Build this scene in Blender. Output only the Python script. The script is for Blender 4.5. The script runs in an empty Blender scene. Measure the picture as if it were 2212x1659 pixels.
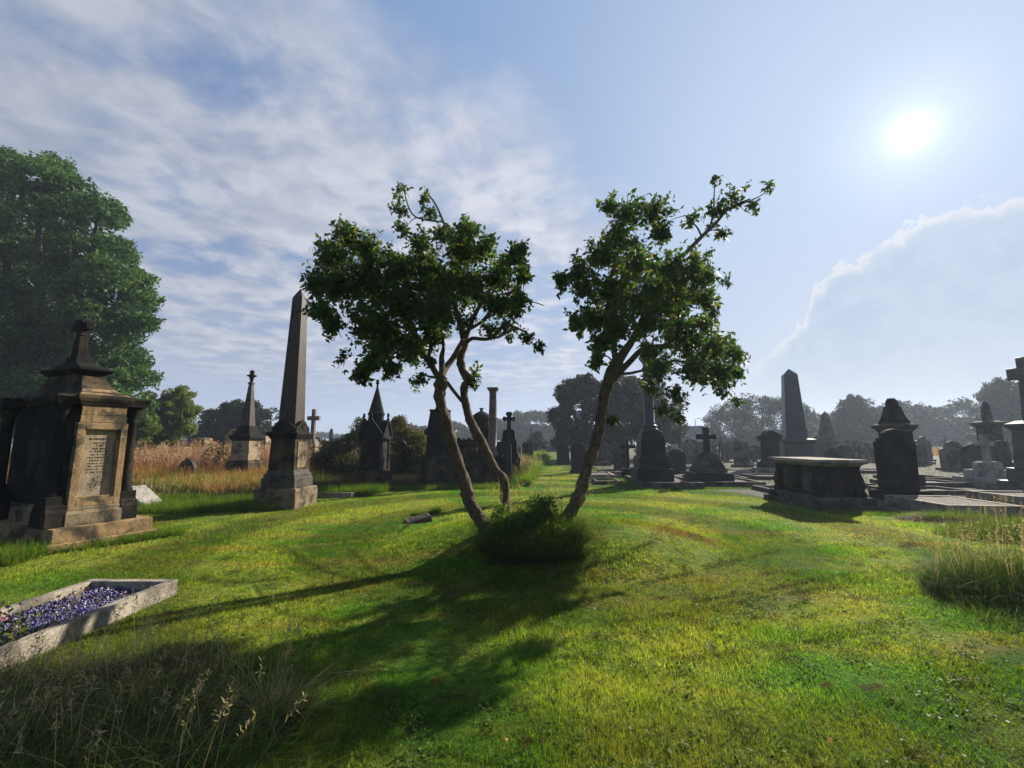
import bpy, math, random
import numpy as np
from mathutils import Vector, Matrix
R = math.radians
random.seed(7); RNG = np.random.default_rng(7)
sc = bpy.context.scene
COL = sc.collection
# ---------------- camera geometry, used to turn measured picture positions into places on the ground ----------------
FP = 933.2; PIT = R(7.7); EYE = 1.6
CP, SP = math.cos(PIT), math.sin(PIT)
def G(u, v, z=0.0):
    x = u-1106; y = 829.5-v
    fy = FP*CP-y*SP; fz = y*CP+FP*SP
    t = (z-EYE)/fz
    return Vector((x*t, fy*t, z))
def D(u, v, Y):
    x = u-1106; y = 829.5-v
    fy = FP*CP-y*SP; fz = y*CP+FP*SP
    t = Y/fy
    return Vector((x*t, Y, EYE+fz*t))
MX, MY, MRX, MRY, MH = 0.7, 7.1, 2.85, 1.95, 0.35
def gz(x, y):
    q = ((x-MX)/MRX)**2+((y-MY)/MRY)**2
    return MH*(1-q**1.6)**1.5 if q < 1 else 0.0
def gz_np(x, y):
    q = np.minimum(((x-MX)/MRX)**2+((y-MY)/MRY)**2, 1)
    return MH*(1-q**1.6)**1.5
GA = R(-4)      # the grid of the graves follows the path

# ---------------- materials ----------------
class NT:
    def __init__(s, tree): s.t = tree; s.n = tree.nodes; s.l = tree.links
    def new(s, typ, **kw):
        n = s.n.new(typ)
        for k, v in kw.items(): setattr(n, k, v)
        return n
    def put(s, sock, v):
        if isinstance(v, bpy.types.NodeSocket): s.l.new(v, sock)
        elif v is not None: sock.default_value = v
    def m(s, op, a, b=None, c=None, clamp=False):
        n = s.new('ShaderNodeMath', operation=op, use_clamp=clamp)
        for i, v in enumerate((a, b, c)): 
            if v is not None: s.put(n.inputs[i], v)
        return n.outputs[0]
    def vm(s, op, a, b=None, out=0):
        n = s.new('ShaderNodeVectorMath', operation=op)
        s.put(n.inputs[0], a)
        if b is not None: s.put(n.inputs[1], b)
        return n.outputs[out]
    def mix(s, f, a, b, mode='MIX'):
        n = s.new('ShaderNodeMix', data_type='RGBA', blend_type=mode)
        s.put(n.inputs[0], f); s.put(n.inputs[6], a); s.put(n.inputs[7], b)
        return n.outputs[2]
    def cmb(s, v):
        n = s.new('ShaderNodeCombineXYZ'); [s.put(n.inputs[i], v) for i in range(3)]; return n.outputs[0]
    def noise(s, vec, scale, detail=4, rough=.55, dist=0, out=0):
        n = s.new('ShaderNodeTexNoise')
        s.put(n.inputs['Vector'], vec); n.inputs['Scale'].default_value = scale
        n.inputs['Detail'].default_value = detail; n.inputs['Roughness'].default_value = rough
        n.inputs['Distortion'].default_value = dist
        return n.outputs[out]
    def ss(s, x, a, b):
        n = s.new('ShaderNodeMapRange', interpolation_type='SMOOTHSTEP')
        s.put(n.inputs[0], x); n.inputs[1].default_value = a; n.inputs[2].default_value = b
        return n.outputs[0]
    def mapping(s, vec, rot=(0,0,0), scale=(1,1,1), loc=(0,0,0)):
        n = s.new('ShaderNodeMapping'); s.put(n.inputs[0], vec)
        n.inputs[1].default_value = loc; n.inputs[2].default_value = rot; n.inputs[3].default_value = scale
        return n.outputs[0]
    def bump(s, h, strength=.5, dist=.02):
        n = s.new('ShaderNodeBump'); s.put(n.inputs['Height'], h)
        n.inputs['Strength'].default_value = strength; n.inputs['Distance'].default_value = dist
        return n.outputs[0]
def C4(c): return (c[0], c[1], c[2], 1)
def mat(name):
    m = bpy.data.materials.new(name); m.use_nodes = True
    t = NT(m.node_tree); b = t.n['Principled BSDF']
    b.inputs['Specular IOR Level'].default_value = .25
    return m, t, b
def stone(name, light, dark, soot=.5, sc_=1.0, rough=.85, lichen=0.0, spec=.2, speck=0, bumpd=.02, scale_n=2.3):
    m, t, b = mat(name)
    geo = t.new('ShaderNodeNewGeometry').outputs['Position']
    n1 = t.noise(geo, scale_n*sc_, 8, .62, .4)
    n2 = t.noise(geo, 9*sc_, 6, .6)
    n3 = t.noise(geo, 60, 3, .6)
    st = t.noise(t.mapping(geo, scale=(3, 3, .5)), 2.6*sc_, 6, .6, .3)
    c = t.mix(t.ss(n2, .3, .7), C4(light), C4([x*.72 for x in light]))
    c = t.mix(t.m('MULTIPLY', t.ss(n1, .62-.35*soot, .72-.25*soot), .92), c, C4(dark))
    c = t.mix(t.m('MULTIPLY', t.ss(st, .5, .68), .55), c, C4([x*.7 for x in dark]))
    if lichen: c = t.mix(t.m('MULTIPLY', t.ss(t.noise(geo, 6, 6, .7, .6), .56, .66), lichen), c, (.20, .23, .12, 1))
    c = t.mix(t.m('MULTIPLY', t.ss(t.noise(geo, 21, 4, .7, .3), .63, .69), .4), c, (.20, .20, .16, 1))
    c = t.mix(t.ss(n3, .35, .75), c, t.mix(.5, c, (.01, .01, .01, 1)))
    if speck: c = t.mix(t.m('MULTIPLY', t.ss(t.noise(geo, 190, 2, .5), .5, .62), speck), c, C4([min(1, x*2.2) for x in light]))
    t.put(b.inputs['Base Color'], c)
    b.inputs['Roughness'].default_value = rough; b.inputs['Specular IOR Level'].default_value = spec*.35
    h = t.m('ADD', t.m('MULTIPLY', n2, .7), t.m('MULTIPLY', n3, .35))
    t.put(b.inputs['Normal'], t.bump(h, .7, bumpd))
    return m
def leafm(name, c1, c2, c3, trans=.38, rough=.55, nscale=.8, tcol=None, spec=.3):
    m, t, b = mat(name)
    g = t.new('ShaderNodeNewGeometry')
    n = t.noise(g.outputs['Position'], nscale, 3)
    c = t.mix(t.ss(n, .35, .65), C4(c1), C4(c2))
    c = t.mix(t.ss(g.outputs['Random Per Island'], .80, 1.0), c, C4(c3))
    r2 = t.m('FRACT', t.m('MULTIPLY', g.outputs['Random Per Island'], 17.3))
    c = t.mix(t.m('MULTIPLY', r2, .5), c, t.mix(1.0, c, (.45, .45, .45, 1), 'MULTIPLY'))
    t.put(b.inputs['Base Color'], c); b.inputs['Roughness'].default_value = rough
    b.inputs['Specular IOR Level'].default_value = spec*.3
    tr = t.new('ShaderNodeBsdfTranslucent')
    tc = t.mix(1.0, c, C4(tcol or (1.9, 1.9, .7)), 'MULTIPLY')
    t.put(tr.inputs[0], tc)
    mx = t.new('ShaderNodeMixShader'); mx.inputs[0].default_value = trans
    t.l.new(b.outputs[0], mx.inputs[1]); t.l.new(tr.outputs[0], mx.inputs[2])
    t.l.new(mx.outputs[0], t.n['Material Output'].inputs[0])
    return m
def lawn_col(t, pos, fine=True):
    wn = t.new('ShaderNodeVectorMath', operation='SCALE'); t.put(wn.inputs[0], t.noise(pos, .3, 3, out=1)); wn.inputs['Scale'].default_value = 1.6
    w = t.vm('ADD', pos, wn.outputs[0])
    lo = t.noise(w, .55, 4, .6)
    strk = t.noise(t.mapping(w, rot=(0, 0, R(-24)), scale=(.35, 2.1, 1)), 1.0, 5, .6)
    fi = t.noise(pos, 7, 4, .7)
    c = t.mix(t.ss(lo, .36, .62), (.085, .205, .020, 1), (.238, .278, .048, 1))
    c = t.mix(t.m('MULTIPLY', t.ss(strk, .49, .70), .6), c, (.31, .25, .08, 1))
    # mower lines: thin darker arcs between swaths
    wn2 = t.new('ShaderNodeVectorMath', operation='SCALE'); t.put(wn2.inputs[0], t.noise(pos, .5, 2, out=1)); wn2.inputs['Scale'].default_value = .6
    rings = t.vm('LENGTH', t.vm('SUBTRACT', t.vm('ADD', pos, wn2.outputs[0]), (1.0, 8.4, 0)), out=1)
    ar = t.m('FRACT', t.m('MULTIPLY', rings, .85))
    ln = t.m('MULTIPLY', t.ss(ar, .90, .955), t.m('SUBTRACT', 1, t.ss(ar, .955, 1.0)))
    ln = t.m('MULTIPLY', ln, t.ss(t.noise(pos, .8, 2), .42, .55))
    c = t.mix(t.m('MULTIPLY', ln, .22), c, (.035, .045, .012, 1))
    bd = t.m('ADD', 1.0, t.m('MULTIPLY', t.m('SUBTRACT', t.ss(t.m('ABSOLUTE', t.m('SUBTRACT', t.m('FRACT', t.m('MULTIPLY', rings, .425)), .5)), .17, .33), .5), .46))
    c = t.mix(1.0, c, t.cmb(bd), 'MULTIPLY')
    # scattered brown clippings
    cl = t.noise(pos, 3.1, 5, .75, .4)
    c = t.mix(t.m('MULTIPLY', t.ss(cl, .585, .66), .85), c, (.10, .062, .026, 1))
    md = t.noise(pos, 16, 3, .6)
    c = t.mix(t.m('MULTIPLY', t.m('SUBTRACT', 1, t.ss(md, .36, .56)), .6), c, t.mix(1.0, c, (.34, .44, .34, 1), 'MULTIPLY'))
    c = t.mix(t.m('MULTIPLY', t.ss(fi, .3, .75), .5), c, t.mix(1.0, c, (.5, .55, .45, 1), 'MULTIPLY'))
    # bare brown bank of the mound
    d = t.vm('LENGTH', t.vm('MULTIPLY', t.vm('SUBTRACT', pos, (2.62, 6.95, 0)), (1.05, 1.7, 0)), out=1)
    d = t.m('ADD', d, t.m('MULTIPLY', t.noise(pos, 2.2, 4), .7))
    c = t.mix(t.m('MULTIPLY', t.m('SUBTRACT', 1, t.ss(d, .70, 1.35)), .9), c, (.135, .088, .045, 1))
    return c, ln, cl
def grassm(name, lawn=True, cols=None, trans=.5, tc=(1.7, 1.6, .45)):
    m, t, b = mat(name)
    g = t.new('ShaderNodeNewGeometry')
    if lawn: c, _, _ = lawn_col(t, g.outputs['Position'])
    else:
        c = t.mix(t.ss(t.noise(g.outputs['Position'], 1.3, 4), .35, .65), C4(cols[0]), C4(cols[1]))
        c = t.mix(t.ss(g.outputs['Random Per Island'], .75, .95), c, C4(cols[2]))
    r = t.m('FRACT', t.m('MULTIPLY', g.outputs['Random Per Island'], 31.7))
    c = t.mix(r, t.mix(1.0, c, (.6, .62, .6, 1), 'MULTIPLY'), t.mix(1.0, c, (1.35, 1.3, 1.2, 1), 'MULTIPLY'))
    t.put(b.inputs['Base Color'], c); b.inputs['Roughness'].default_value = .7; b.inputs['Specular IOR Level'].default_value = .06
    tr = t.new('ShaderNodeBsdfTranslucent'); t.put(tr.inputs[0], t.mix(1.0, c, C4(tc), 'MULTIPLY'))
    mx = t.new('ShaderNodeMixShader'); mx.inputs[0].default_value = trans
    t.l.new(b.outputs[0], mx.inputs[1]); t.l.new(tr.outputs[0], mx.inputs[2])
    t.l.new(mx.outputs[0], t.n['Material Output'].inputs[0])
    return m
M = {}
M['soot'] = stone('sooty_sandstone', (.045, .034, .024), (.010, .0095, .009), .8)  # soot; on the tabernacle monument the front's shade is in this colour too
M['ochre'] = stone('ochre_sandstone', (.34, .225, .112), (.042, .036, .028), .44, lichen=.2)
M['ochre2'] = stone('weathered_sandstone', (.25, .19, .115), (.032, .028, .023), .5, lichen=.3)
M['buff'] = stone('buff_sandstone', (.34, .26, .165), (.065, .055, .042), .42)
M['tablet'] = stone('smooth_tablet_stone', (.34, .26, .175), (.20, .155, .11), .3, bumpd=.004)
M['granite'] = stone('grey_granite', (.11, .10, .10), (.045, .042, .042), .35, rough=.5, spec=.5, speck=.35, bumpd=.004)
M['pink'] = stone('pink_granite', (.155, .105, .085), (.07, .048, .04), .3, rough=.5, spec=.5, speck=.3, bumpd=.004)
M['bluegrey'] = stone('blue_grey_granite', (.055, .065, .066), (.024, .03, .03), .35, rough=.4, spec=.5, speck=.35, bumpd=.004)
M['black'] = stone('black_stone', (.026, .026, .028), (.010, .010, .011), .5, rough=.5, spec=.4)
M['grey'] = stone('grey_sandstone', (.10, .09, .075), (.028, .026, .023), .5, lichen=.3)
M['pale'] = stone('pale_stone', (.40, .37, .32), (.18, .165, .14), .35, lichen=.25)
M['kerb'] = stone('kerb_stone', (.14, .118, .095), (.042, .036, .03), .5, lichen=.3)
M['kerbpale'] = stone('pale_kerb_stone', (.36, .31, .245), (.14, .12, .095), .42, lichen=.25)
M['brown'] = stone('blackened_brown_sandstone', (.110, .074, .043), (.013, .012, .011), .68, lichen=.1)
M['brgran'] = stone('brown_granite', (.066, .046, .035), (.026, .021, .019), .35, rough=.5, spec=.4, speck=.2, bumpd=.004)
M['letters'] = stone('lettering', (.03, .027, .024), (.02, .02, .018), .5)
m, t, b = mat('gravel'); g = t.new('ShaderNodeNewGeometry').outputs['Position']
v = t.new('ShaderNodeTexVoronoi'); t.put(v.inputs['Vector'], g); v.inputs['Scale'].default_value = 38
t.put(b.inputs['Base Color'], t.mix(v.outputs['Color'], (.05, .040, .032, 1), (.17, .135, .105, 1)))
t.put(b.inputs['Normal'], t.bump(v.outputs['Distance'], 1, .03)); b.inputs['Roughness'].default_value = .9; M['gravel'] = m
m, t, b = mat('blue_chippings'); g = t.new('ShaderNodeNewGeometry')
c = t.mix(g.outputs['Random Per Island'], (.020, .014, .070, 1), (.085, .065, .20, 1))
t.put(b.inputs['Base Color'], t.mix(t.ss(t.m('FRACT', t.m('MULTIPLY', g.outputs['Random Per Island'], 13.7)), .90, .93), c, (.30, .28, .26, 1)))
b.inputs['Roughness'].default_value = .35; b.inputs['Specular IOR Level'].default_value = .5; M['blue'] = m
m, t, b = mat('bark'); g = t.new('ShaderNodeNewGeometry').outputs['Position']
n1 = t.noise(t.mapping(g, scale=(1, 1, .35)), 14, 6, .65, .5); n2 = t.noise(g, 55, 4, .6)
c = t.mix(t.ss(n1, .3, .7), (.080, .054, .031, 1), (.21, .145, .082, 1))
c = t.mix(t.m('MULTIPLY', t.ss(t.noise(g, 5, 5), .52, .66), .5), c, (.11, .12, .05, 1))
t.put(b.inputs['Base Color'], t.mix(t.ss(n2, .42, .66), c, (.035, .025, .015, 1)))
t.put(b.inputs['Normal'], t.bump(t.m('ADD', n1, t.m('MULTIPLY', n2, .5)), 1, .07)); b.inputs['Roughness'].default_value = .9; M['bark'] = m
def plain(name, c, rough=.7):
    m, t, b = mat(name); g = t.new('ShaderNodeNewGeometry').outputs['Position']
    t.put(b.inputs['Base Color'], t.mix(t.ss(t.noise(g, 12, 5), .3, .7), C4(c), C4([x*.65 for x in c]))); b.inputs['Roughness'].default_value = rough
    return m
M['farbark'] = plain('dark_bark', (.05, .04, .03)); M['metal'] = plain('pale_metal', (.45, .46, .46), .4)
M['slate'] = plain('slate_roof', (.10, .10, .11)); M['render'] = plain('stone_wall', (.25, .22, .18))
M['leaf'] = leafm('laburnum_leaf', (.028, .064, .017), (.046, .092, .022), (.15, .13, .025), .40)
M['pod'] = leafm('dry_pods', (.12, .10, .045), (.09, .07, .03), (.16, .12, .05), .2)
M['leafbig'] = leafm('big_tree_leaf', (.030, .075, .026), (.062, .125, .036), (.11, .17, .05), .26, nscale=.25)
M['leaflight'] = leafm('light_leaf', (.075, .12, .025), (.11, .15, .03), (.16, .17, .04), .35, nscale=.4)
M['leafdark'] = leafm('dark_leaf', (.014, .024, .015), (.026, .040, .021), (.05, .045, .022), .15, nscale=.3)
M['leaffar'] = leafm('far_leaf', (.018, .034, .020), (.030, .050, .026), (.045, .065, .03), .12, nscale=.12, spec=.1)
M['bramble'] = leafm('bramble_leaf', (.030, .052, .018), (.080, .068, .026), (.15, .10, .035), .35, nscale=.9)
M['weed'] = leafm('weed_leaf', (.055, .11, .022), (.075, .13, .025), (.12, .13, .03), .4, nscale=2)
M['lawn'] = grassm('lawn_grass')
M['lush'] = grassm('long_green_grass', False, ((.045, .12, .015), (.085, .155, .022), (.16, .15, .04)))
M['dry'] = grassm('dry_long_grass', False, ((.075, .062, .030), (.052, .066, .024), (.19, .15, .08)), .32, (1.4, 1.3, .7))
M['straw'] = grassm('straw_grass', False, ((.34, .19, .055), (.25, .16, .06), (.38, .25, .14)), .42, (1.4, 1.15, .7))
M['palestraw'] = grassm('pale_straw', False, ((.36, .31, .17), (.28, .24, .12), (.40, .34, .22)), .4, (1.3, 1.2, .8))
M['pinkstraw'] = grassm('seeding_willowherb', False, ((.32, .20, .12), (.34, .23, .14), (.24, .17, .10)), .4, (1.3, 1.1, .9))
M['clip'] = grassm('cut_grass', False, ((.11, .072, .035), (.07, .05, .025), (.17, .12, .06)), .2, (1.2, 1.0, .7))
M['tuftg'] = grassm('tuft_grass', False, ((.022, .056, .012), (.040, .080, .016), (.10, .11, .03)), .40)

# ---------------- mesh building ----------------
class MB:
    def __init__(s): s.v = []; s.f = []; s.s = []
    def add(s, vs, fs, smooth=False, T=None):
        o = len(s.v)
        if T is not None: vs = [tuple(T @ Vector(p)) for p in vs]
        s.v += [tuple(p) for p in vs]; s.f += [tuple(i+o for i in f) for f in fs]; s.s += [smooth]*len(fs)
        return s
    def stack(s, L, cx=0, cy=0, T=None):     # L = [(width, depth, z), ...] lofted from below
        vs = []; fs = []
        for w, d, z in L: vs += [(cx-w/2, cy-d/2, z), (cx+w/2, cy-d/2, z), (cx+w/2, cy+d/2, z), (cx-w/2, cy+d/2, z)]
        for k in range(len(L)-1):
            a = 4*k
            for i in range(4): fs.append((a+i, a+(i+1) % 4, a+4+(i+1) % 4, a+4+i))
        n = len(vs)
        fs.append((3, 2, 1, 0)); fs.append((n-4, n-3, n-2, n-1))
        return s.add(vs, fs, False, T)
    def box(s, cx, cy, z0, z1, w, d, T=None): return s.stack([(w, d, z0), (w, d, z1)], cx, cy, T)
    def lathe(s, P, n=20, cx=0, cy=0, T=None, smooth=True, rot=0):
        vs = []; fs = []
        for r, z in P:
            for i in range(n):
                a = 2*math.pi*i/n+rot; vs.append((cx+r*math.cos(a), cy+r*math.sin(a), z))
        for k in range(len(P)-1):
            for i in range(n): j = (i+1) % n; fs.append((k*n+i, k*n+j, (k+1)*n+j, (k+1)*n+i))
        s.add(vs, fs, smooth, T)
        s.add([vs[i] for i in range(n)], [tuple(reversed(range(n)))], False, T)
        return s.add([vs[-n+i] for i in range(n)], [tuple(range(n))], False, T)
    def prism(s, out, y0, y1, T=None):       # outline in x, z (counter-clockwise seen from -y), thickness in y
        n = len(out)
        vs = [(x, y0, z) for x, z in out]+[(x, y1, z) for x, z in out]
        fs = [tuple(range(n)), tuple(reversed(range(n, 2*n)))]
        fs += [(i, i+n, (i+1) % n+n, (i+1) % n) for i in range(n)]
        return s.add(vs, fs, False, T)
    def tube(s, pts, rad, n=8, T=None, rough=0.0):
        pts = [Vector(p) for p in pts]; vs = []; fs = []
        up = Vector((.3, .9, .1))
        for i, p in enumerate(pts):
            d = (pts[min(i+1, len(pts)-1)]-pts[max(i-1, 0)]).normalized()
            a = d.cross(up)
            if a.length < 1e-3: a = d.cross(Vector((1, 0, 0)))
            a.normalize(); b_ = d.cross(a)
            for k in range(n):
                t_ = 2*math.pi*k/n; vs.append(p+(a*math.cos(t_)+b_*math.sin(t_))*rad[i]*(1+rough*(math.sin(3*t_+i*.7)+.7*math.sin(5*t_-i*1.3)+.8*math.sin(2*t_+i*2.1))))
        for i in range(len(pts)-1):
            for k in range(n): j = (k+1) % n; fs.append((i*n+k, i*n+j, (i+1)*n+j, (i+1)*n+k))
        fs.append(tuple(range(n))); fs.append(tuple(range((len(pts)-1)*n, len(pts)*n))[::-1])
        return s.add(vs, fs, True, T)
    def build(s, name, m, parent=None, bev=.012, loc=None, rotz=0, **tags):
        me = bpy.data.meshes.new(name); me.from_pydata(s.v, [], s.f)
        me.polygons.foreach_set('use_smooth', s.s); me.materials.append(M[m] if isinstance(m, str) else m); me.update()
        o = bpy.data.objects.new(name, me); COL.objects.link(o)
        if parent: o.parent = parent
        if loc is not None: o.location = loc
        o.rotation_euler.z = rotz
        if bev:
            bm_ = o.modifiers.new('worn_edges', 'BEVEL'); bm_.width = bev; bm_.segments = 2; bm_.limit_method = 'ANGLE'; bm_.angle_limit = R(40)
            bm_.use_clamp_overlap = True
        for k, v_ in tags.items(): o[k] = v_
        return o
def thing(name, label, cat, loc, rotz=0, group=None):
    o = bpy.data.objects.new(name, None); COL.objects.link(o)
    o.location = loc; o.rotation_euler.z = rotz; o['label'] = label; o['category'] = cat
    o.empty_display_size = .2
    if group: o['group'] = group
    return o
def TR(x=0, y=0, z=0, rz=0, rx=0, ry=0): return Matrix.Translation((x, y, z)) @ Matrix.Rotation(rz, 4, 'Z') @ Matrix.Rotation(rx, 4, 'X') @ Matrix.Rotation(ry, 4, 'Y')
def npmesh(name, V, k, m, parent=None, smooth=False, faces=None, **tags):
    """V: (n,3) vertices; every k vertices one polygon unless faces (f,k) given"""
    me = bpy.data.meshes.new(name); V = np.ascontiguousarray(V, dtype=np.float32)
    n = len(V)
    if faces is None: faces = np.arange(n, dtype=np.int32).reshape(-1, k)
    nf = len(faces)
    me.vertices.add(n); me.vertices.foreach_set('co', V.ravel())
    me.loops.add(nf*k); me.loops.foreach_set('vertex_index', np.ascontiguousarray(faces, dtype=np.int32).ravel())
    me.polygons.add(nf); me.polygons.foreach_set('loop_start', np.arange(0, nf*k, k, dtype=np.int32))
    me.polygons.foreach_set('loop_total', np.full(nf, k, dtype=np.int32))
    me.materials.append(M[m]); me.update(calc_edges=True)
    if smooth: me.polygons.foreach_set('use_smooth', np.ones(nf, dtype=bool))
    o = bpy.data.objects.new(name, me); COL.objects.link(o)
    if parent: o.parent = parent
    for a, b_ in tags.items(): o[a] = b_
    return o
def unit(a): return a/np.maximum(np.linalg.norm(a, axis=1, keepdims=True), 1e-9)
def leaves(P, size, nrm=None, asp=.5, jit=1.0, droop=0.0, rng=RNG):
    """folded diamond leaves at the points P; returns vertices, faces of 4"""
    n = len(P); d = rng.normal(size=(n, 3)); d[:, 2] -= droop; d = unit(d)
    r = rng.normal(size=(n, 3))
    if nrm is not None: r = r*jit+nrm*1.2
    w = unit(np.cross(d, r)); s = (size*rng.uniform(.5, 1.4, n))[:, None]
    u = unit(np.cross(w, d))
    a = P; b_ = P+d*s*.45+w*s*asp*.5+u*s*.08; c = P+d*s; e = P+d*s*.45-w*s*asp*.5+u*s*.08
    return np.stack([a, b_, c, e], 1).reshape(-1, 3)
def blades(P, h, w, lean=.35, bend=.5, az=None, rng=RNG, levels=2):
    """curved grass blades: ribbons of quads (levels) drawn out to a point; returns V, faces(quads)"""
    n = len(P); a = rng.uniform(0, 2*math.pi, n)
    if az is not None: a = az+rng.normal(size=n)*.9
    L = np.stack([np.cos(a), np.sin(a), np.zeros(n)], 1)
    fa = rng.uniform(0, math.pi, n); W = np.stack([np.cos(fa), np.sin(fa), np.zeros(n)], 1)*(w*rng.uniform(.7, 1.3, n))[:, None]*.5
    l = (lean*np.abs(rng.normal(size=n)))[:, None]; b_ = (bend*np.abs(rng.normal(size=n)))[:, None]; h = h[:, None]
    up = np.array([[0, 0, 1.0]])
    pts = []
    for k in range(levels+1):
        t_ = k/levels
        off = L*h*(l*t_+b_*t_*t_*.6)+up*h*(t_*(1-.35*np.minimum(l, 1)*t_)-.25*np.minimum(b_, 1.3)*t_*t_)
        ww = W*(1-t_**1.5*.93)
        pts += [P+off-ww, P+off+ww]
    V = np.stack(pts, 1); q = 2*(levels+1)
    base = (np.arange(n)*q)[:, None]
    F = np.concatenate([base+np.array([[2*k, 2*k+1, 2*k+3, 2*k+2]]) for k in range(levels)], 1).reshape(-1, 4)
    return V.reshape(-1, 3), F
def wedge(n, r0, r1, half=R(57), rng=RNG):
    r = np.sqrt(rng.uniform(r0*r0, r1*r1, n)); a = rng.uniform(-half, half, n)
    return r*np.sin(a), r*np.cos(a)
def vnoise(x, y, s, seed=0):
    x = x*s+seed*17.1; y = y*s-seed*9.7
    return (np.sin(x*1.3+1.7*np.sin(y*.9+seed))+np.sin(y*1.7+1.3*np.sin(x*1.1))+np.sin((x+y)*.8+2*np.sin(x*.6-y*.5)))/3
# ---------------- camera, sun, sky ----------------
cam = bpy.data.cameras.new('camera'); co = bpy.data.objects.new('camera', cam); COL.objects.link(co)
cam.sensor_width = 36; cam.lens = 36*FP/2212; co.location = (0, 0, EYE); co.rotation_euler = (R(90)+PIT, 0, 0)
cam.clip_start = .05; cam.clip_end = 3000; sc.camera = co
SAZ, SEL = R(45.3), R(28.7)
sdir = Vector((math.sin(SAZ)*math.cos(SEL), math.cos(SAZ)*math.cos(SEL), math.sin(SEL)))
sl = bpy.data.lights.new('sun', 'SUN'); sl.energy = 5.0; sl.angle = R(.6); sl.color = (1, .93, .80)
so = bpy.data.objects.new('sun', sl); COL.objects.link(so); so.rotation_euler = sdir.to_track_quat('Z', 'Y').to_euler()
wd = bpy.data.worlds.new('World'); sc.world = wd; wd.use_nodes = True
t = NT(wd.node_tree); t.n.clear()
out = t.new('ShaderNodeOutputWorld'); bg = t.new('ShaderNodeBackground'); t.l.new(bg.outputs[0], out.inputs[0])
sky = t.new('ShaderNodeTexSky', sky_type='NISHITA'); sky.sun_disc = False; sky.sun_elevation = SEL; sky.sun_rotation = SAZ
sky.air_density = 1.0; sky.dust_density = .6; sky.ozone_density = 2.0; sky.altitude = 50
bg.inputs[1].default_value = .05
dr = t.new('ShaderNodeTexCoord').outputs['Generated']
sp = t.new('ShaderNodeSeparateXYZ'); t.put(sp.inputs[0], dr); X, Y, Z = sp.outputs
az = t.m('MULTIPLY', t.m('ARCTAN2', X, Y), 57.2958)
el = t.m('MULTIPLY', t.m('ARCSINE', Z), 57.2958)
zc = t.m('ADD', t.m('MAXIMUM', Z, .0), .06)
cb = t.new('ShaderNodeCombineXYZ'); t.put(cb.inputs[0], t.m('DIVIDE', X, zc)); t.put(cb.inputs[1], t.m('DIVIDE', Y, zc)); P2 = cb.outputs[0]
s2 = t.new('ShaderNodeSeparateXYZ'); t.put(s2.inputs[0], P2); PX, PY = s2.outputs[0], s2.outputs[1]
wz = t.new('ShaderNodeVectorMath', operation='SCALE'); t.put(wz.inputs[0], t.vm('SUBTRACT', t.noise(P2, 1.6, 3, out=1), (.5, .5, .5))); wz.inputs['Scale'].default_value = .28
PW = t.vm('ADD', P2, wz.outputs[0])
# rows of streaks running up and to the left
PS = t.mapping(PW, rot=(0, 0, R(38)), scale=(.75, 1.7, 1))
ns = t.noise(PS, 2.6, 6, .56); nb = t.noise(PW, 1.5, 6, .56); nf = t.noise(PW, 4.6, 6, .56)
nn = t.m('ADD', t.m('ADD', t.m('MULTIPLY', ns, .28), t.m('MULTIPLY', nb, .42)), t.m('MULTIPLY', nf, .30))
# signed distance left of the edge of the cloud field
sd = t.m('ADD', t.m('MULTIPLY', t.m('SUBTRACT', PX, -.365), -.64), t.m('MULTIPLY', t.m('SUBTRACT', PY, .859), .768))
sdw = t.m('ADD', sd, t.m('MULTIPLY', t.m('SUBTRACT', nb, .5), .9))
fieldm = t.ss(sdw, -.16, .16)
lowf = t.ss(PY, 1.55, 2.1)                   # beyond this the field breaks up into puffs
lowl = t.m('MULTIPLY', lowf, t.ss(PX, -2.2, -.9))
th = t.m('ADD', t.m('MULTIPLY', lowl, .075), .335)
cov = t.new('ShaderNodeMapRange', interpolation_type='SMOOTHSTEP'); t.put(cov.inputs[0], nn); t.put(cov.inputs[1], th); t.put(cov.inputs[2], t.m('ADD', th, .19))
cover = t.m('MULTIPLY', cov.outputs[0], fieldm)
cover = t.m('MULTIPLY', cover, t.m('SUBTRACT', 1, t.m('MULTIPLY', t.ss(az, 8, 17), t.ss(PY, 1.35, 1.9))))
cover = t.m('MULTIPLY', cover, t.ss(el, 2, 12))
skc = sky.outputs[0]
hz = t.m('SUBTRACT', 1, t.ss(el, -2, 26))
ang = t.m('MULTIPLY', t.m('ARCCOSINE', t.vm('DOT_PRODUCT', dr, tuple(sdir), out=1)), 57.2958)
own = t.mix(t.ss(ang, 72, 40), (1.45, 2.4, 4.5, 1), (2.4, 3.6, 5.8, 1))
own = t.mix(t.ss(ang, 46, 16), own, (4.0, 5.1, 7.0, 1))
HZ = t.mix(t.ss(az, -20, 45), (4.0, 4.6, 6.0, 1), (5.9, 6.2, 6.9, 1))
skc = t.vm('MINIMUM', skc, (6, 6, 7))
base = t.mix(t.m('MULTIPLY', hz, .85), t.mix(.88, skc, own), HZ)
ccol = t.mix(t.ss(nf, .35, .7), (4.6, 4.9, 5.8, 1), (6.7, 6.75, 7.4, 1))
ccol = t.mix(t.ss(az, -60, 5), t.mix(1.0, ccol, (.70, .725, .75, 1), 'MULTIPLY'), ccol)
colr = t.mix(t.m('MULTIPLY', cover, .88), base, ccol)
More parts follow.
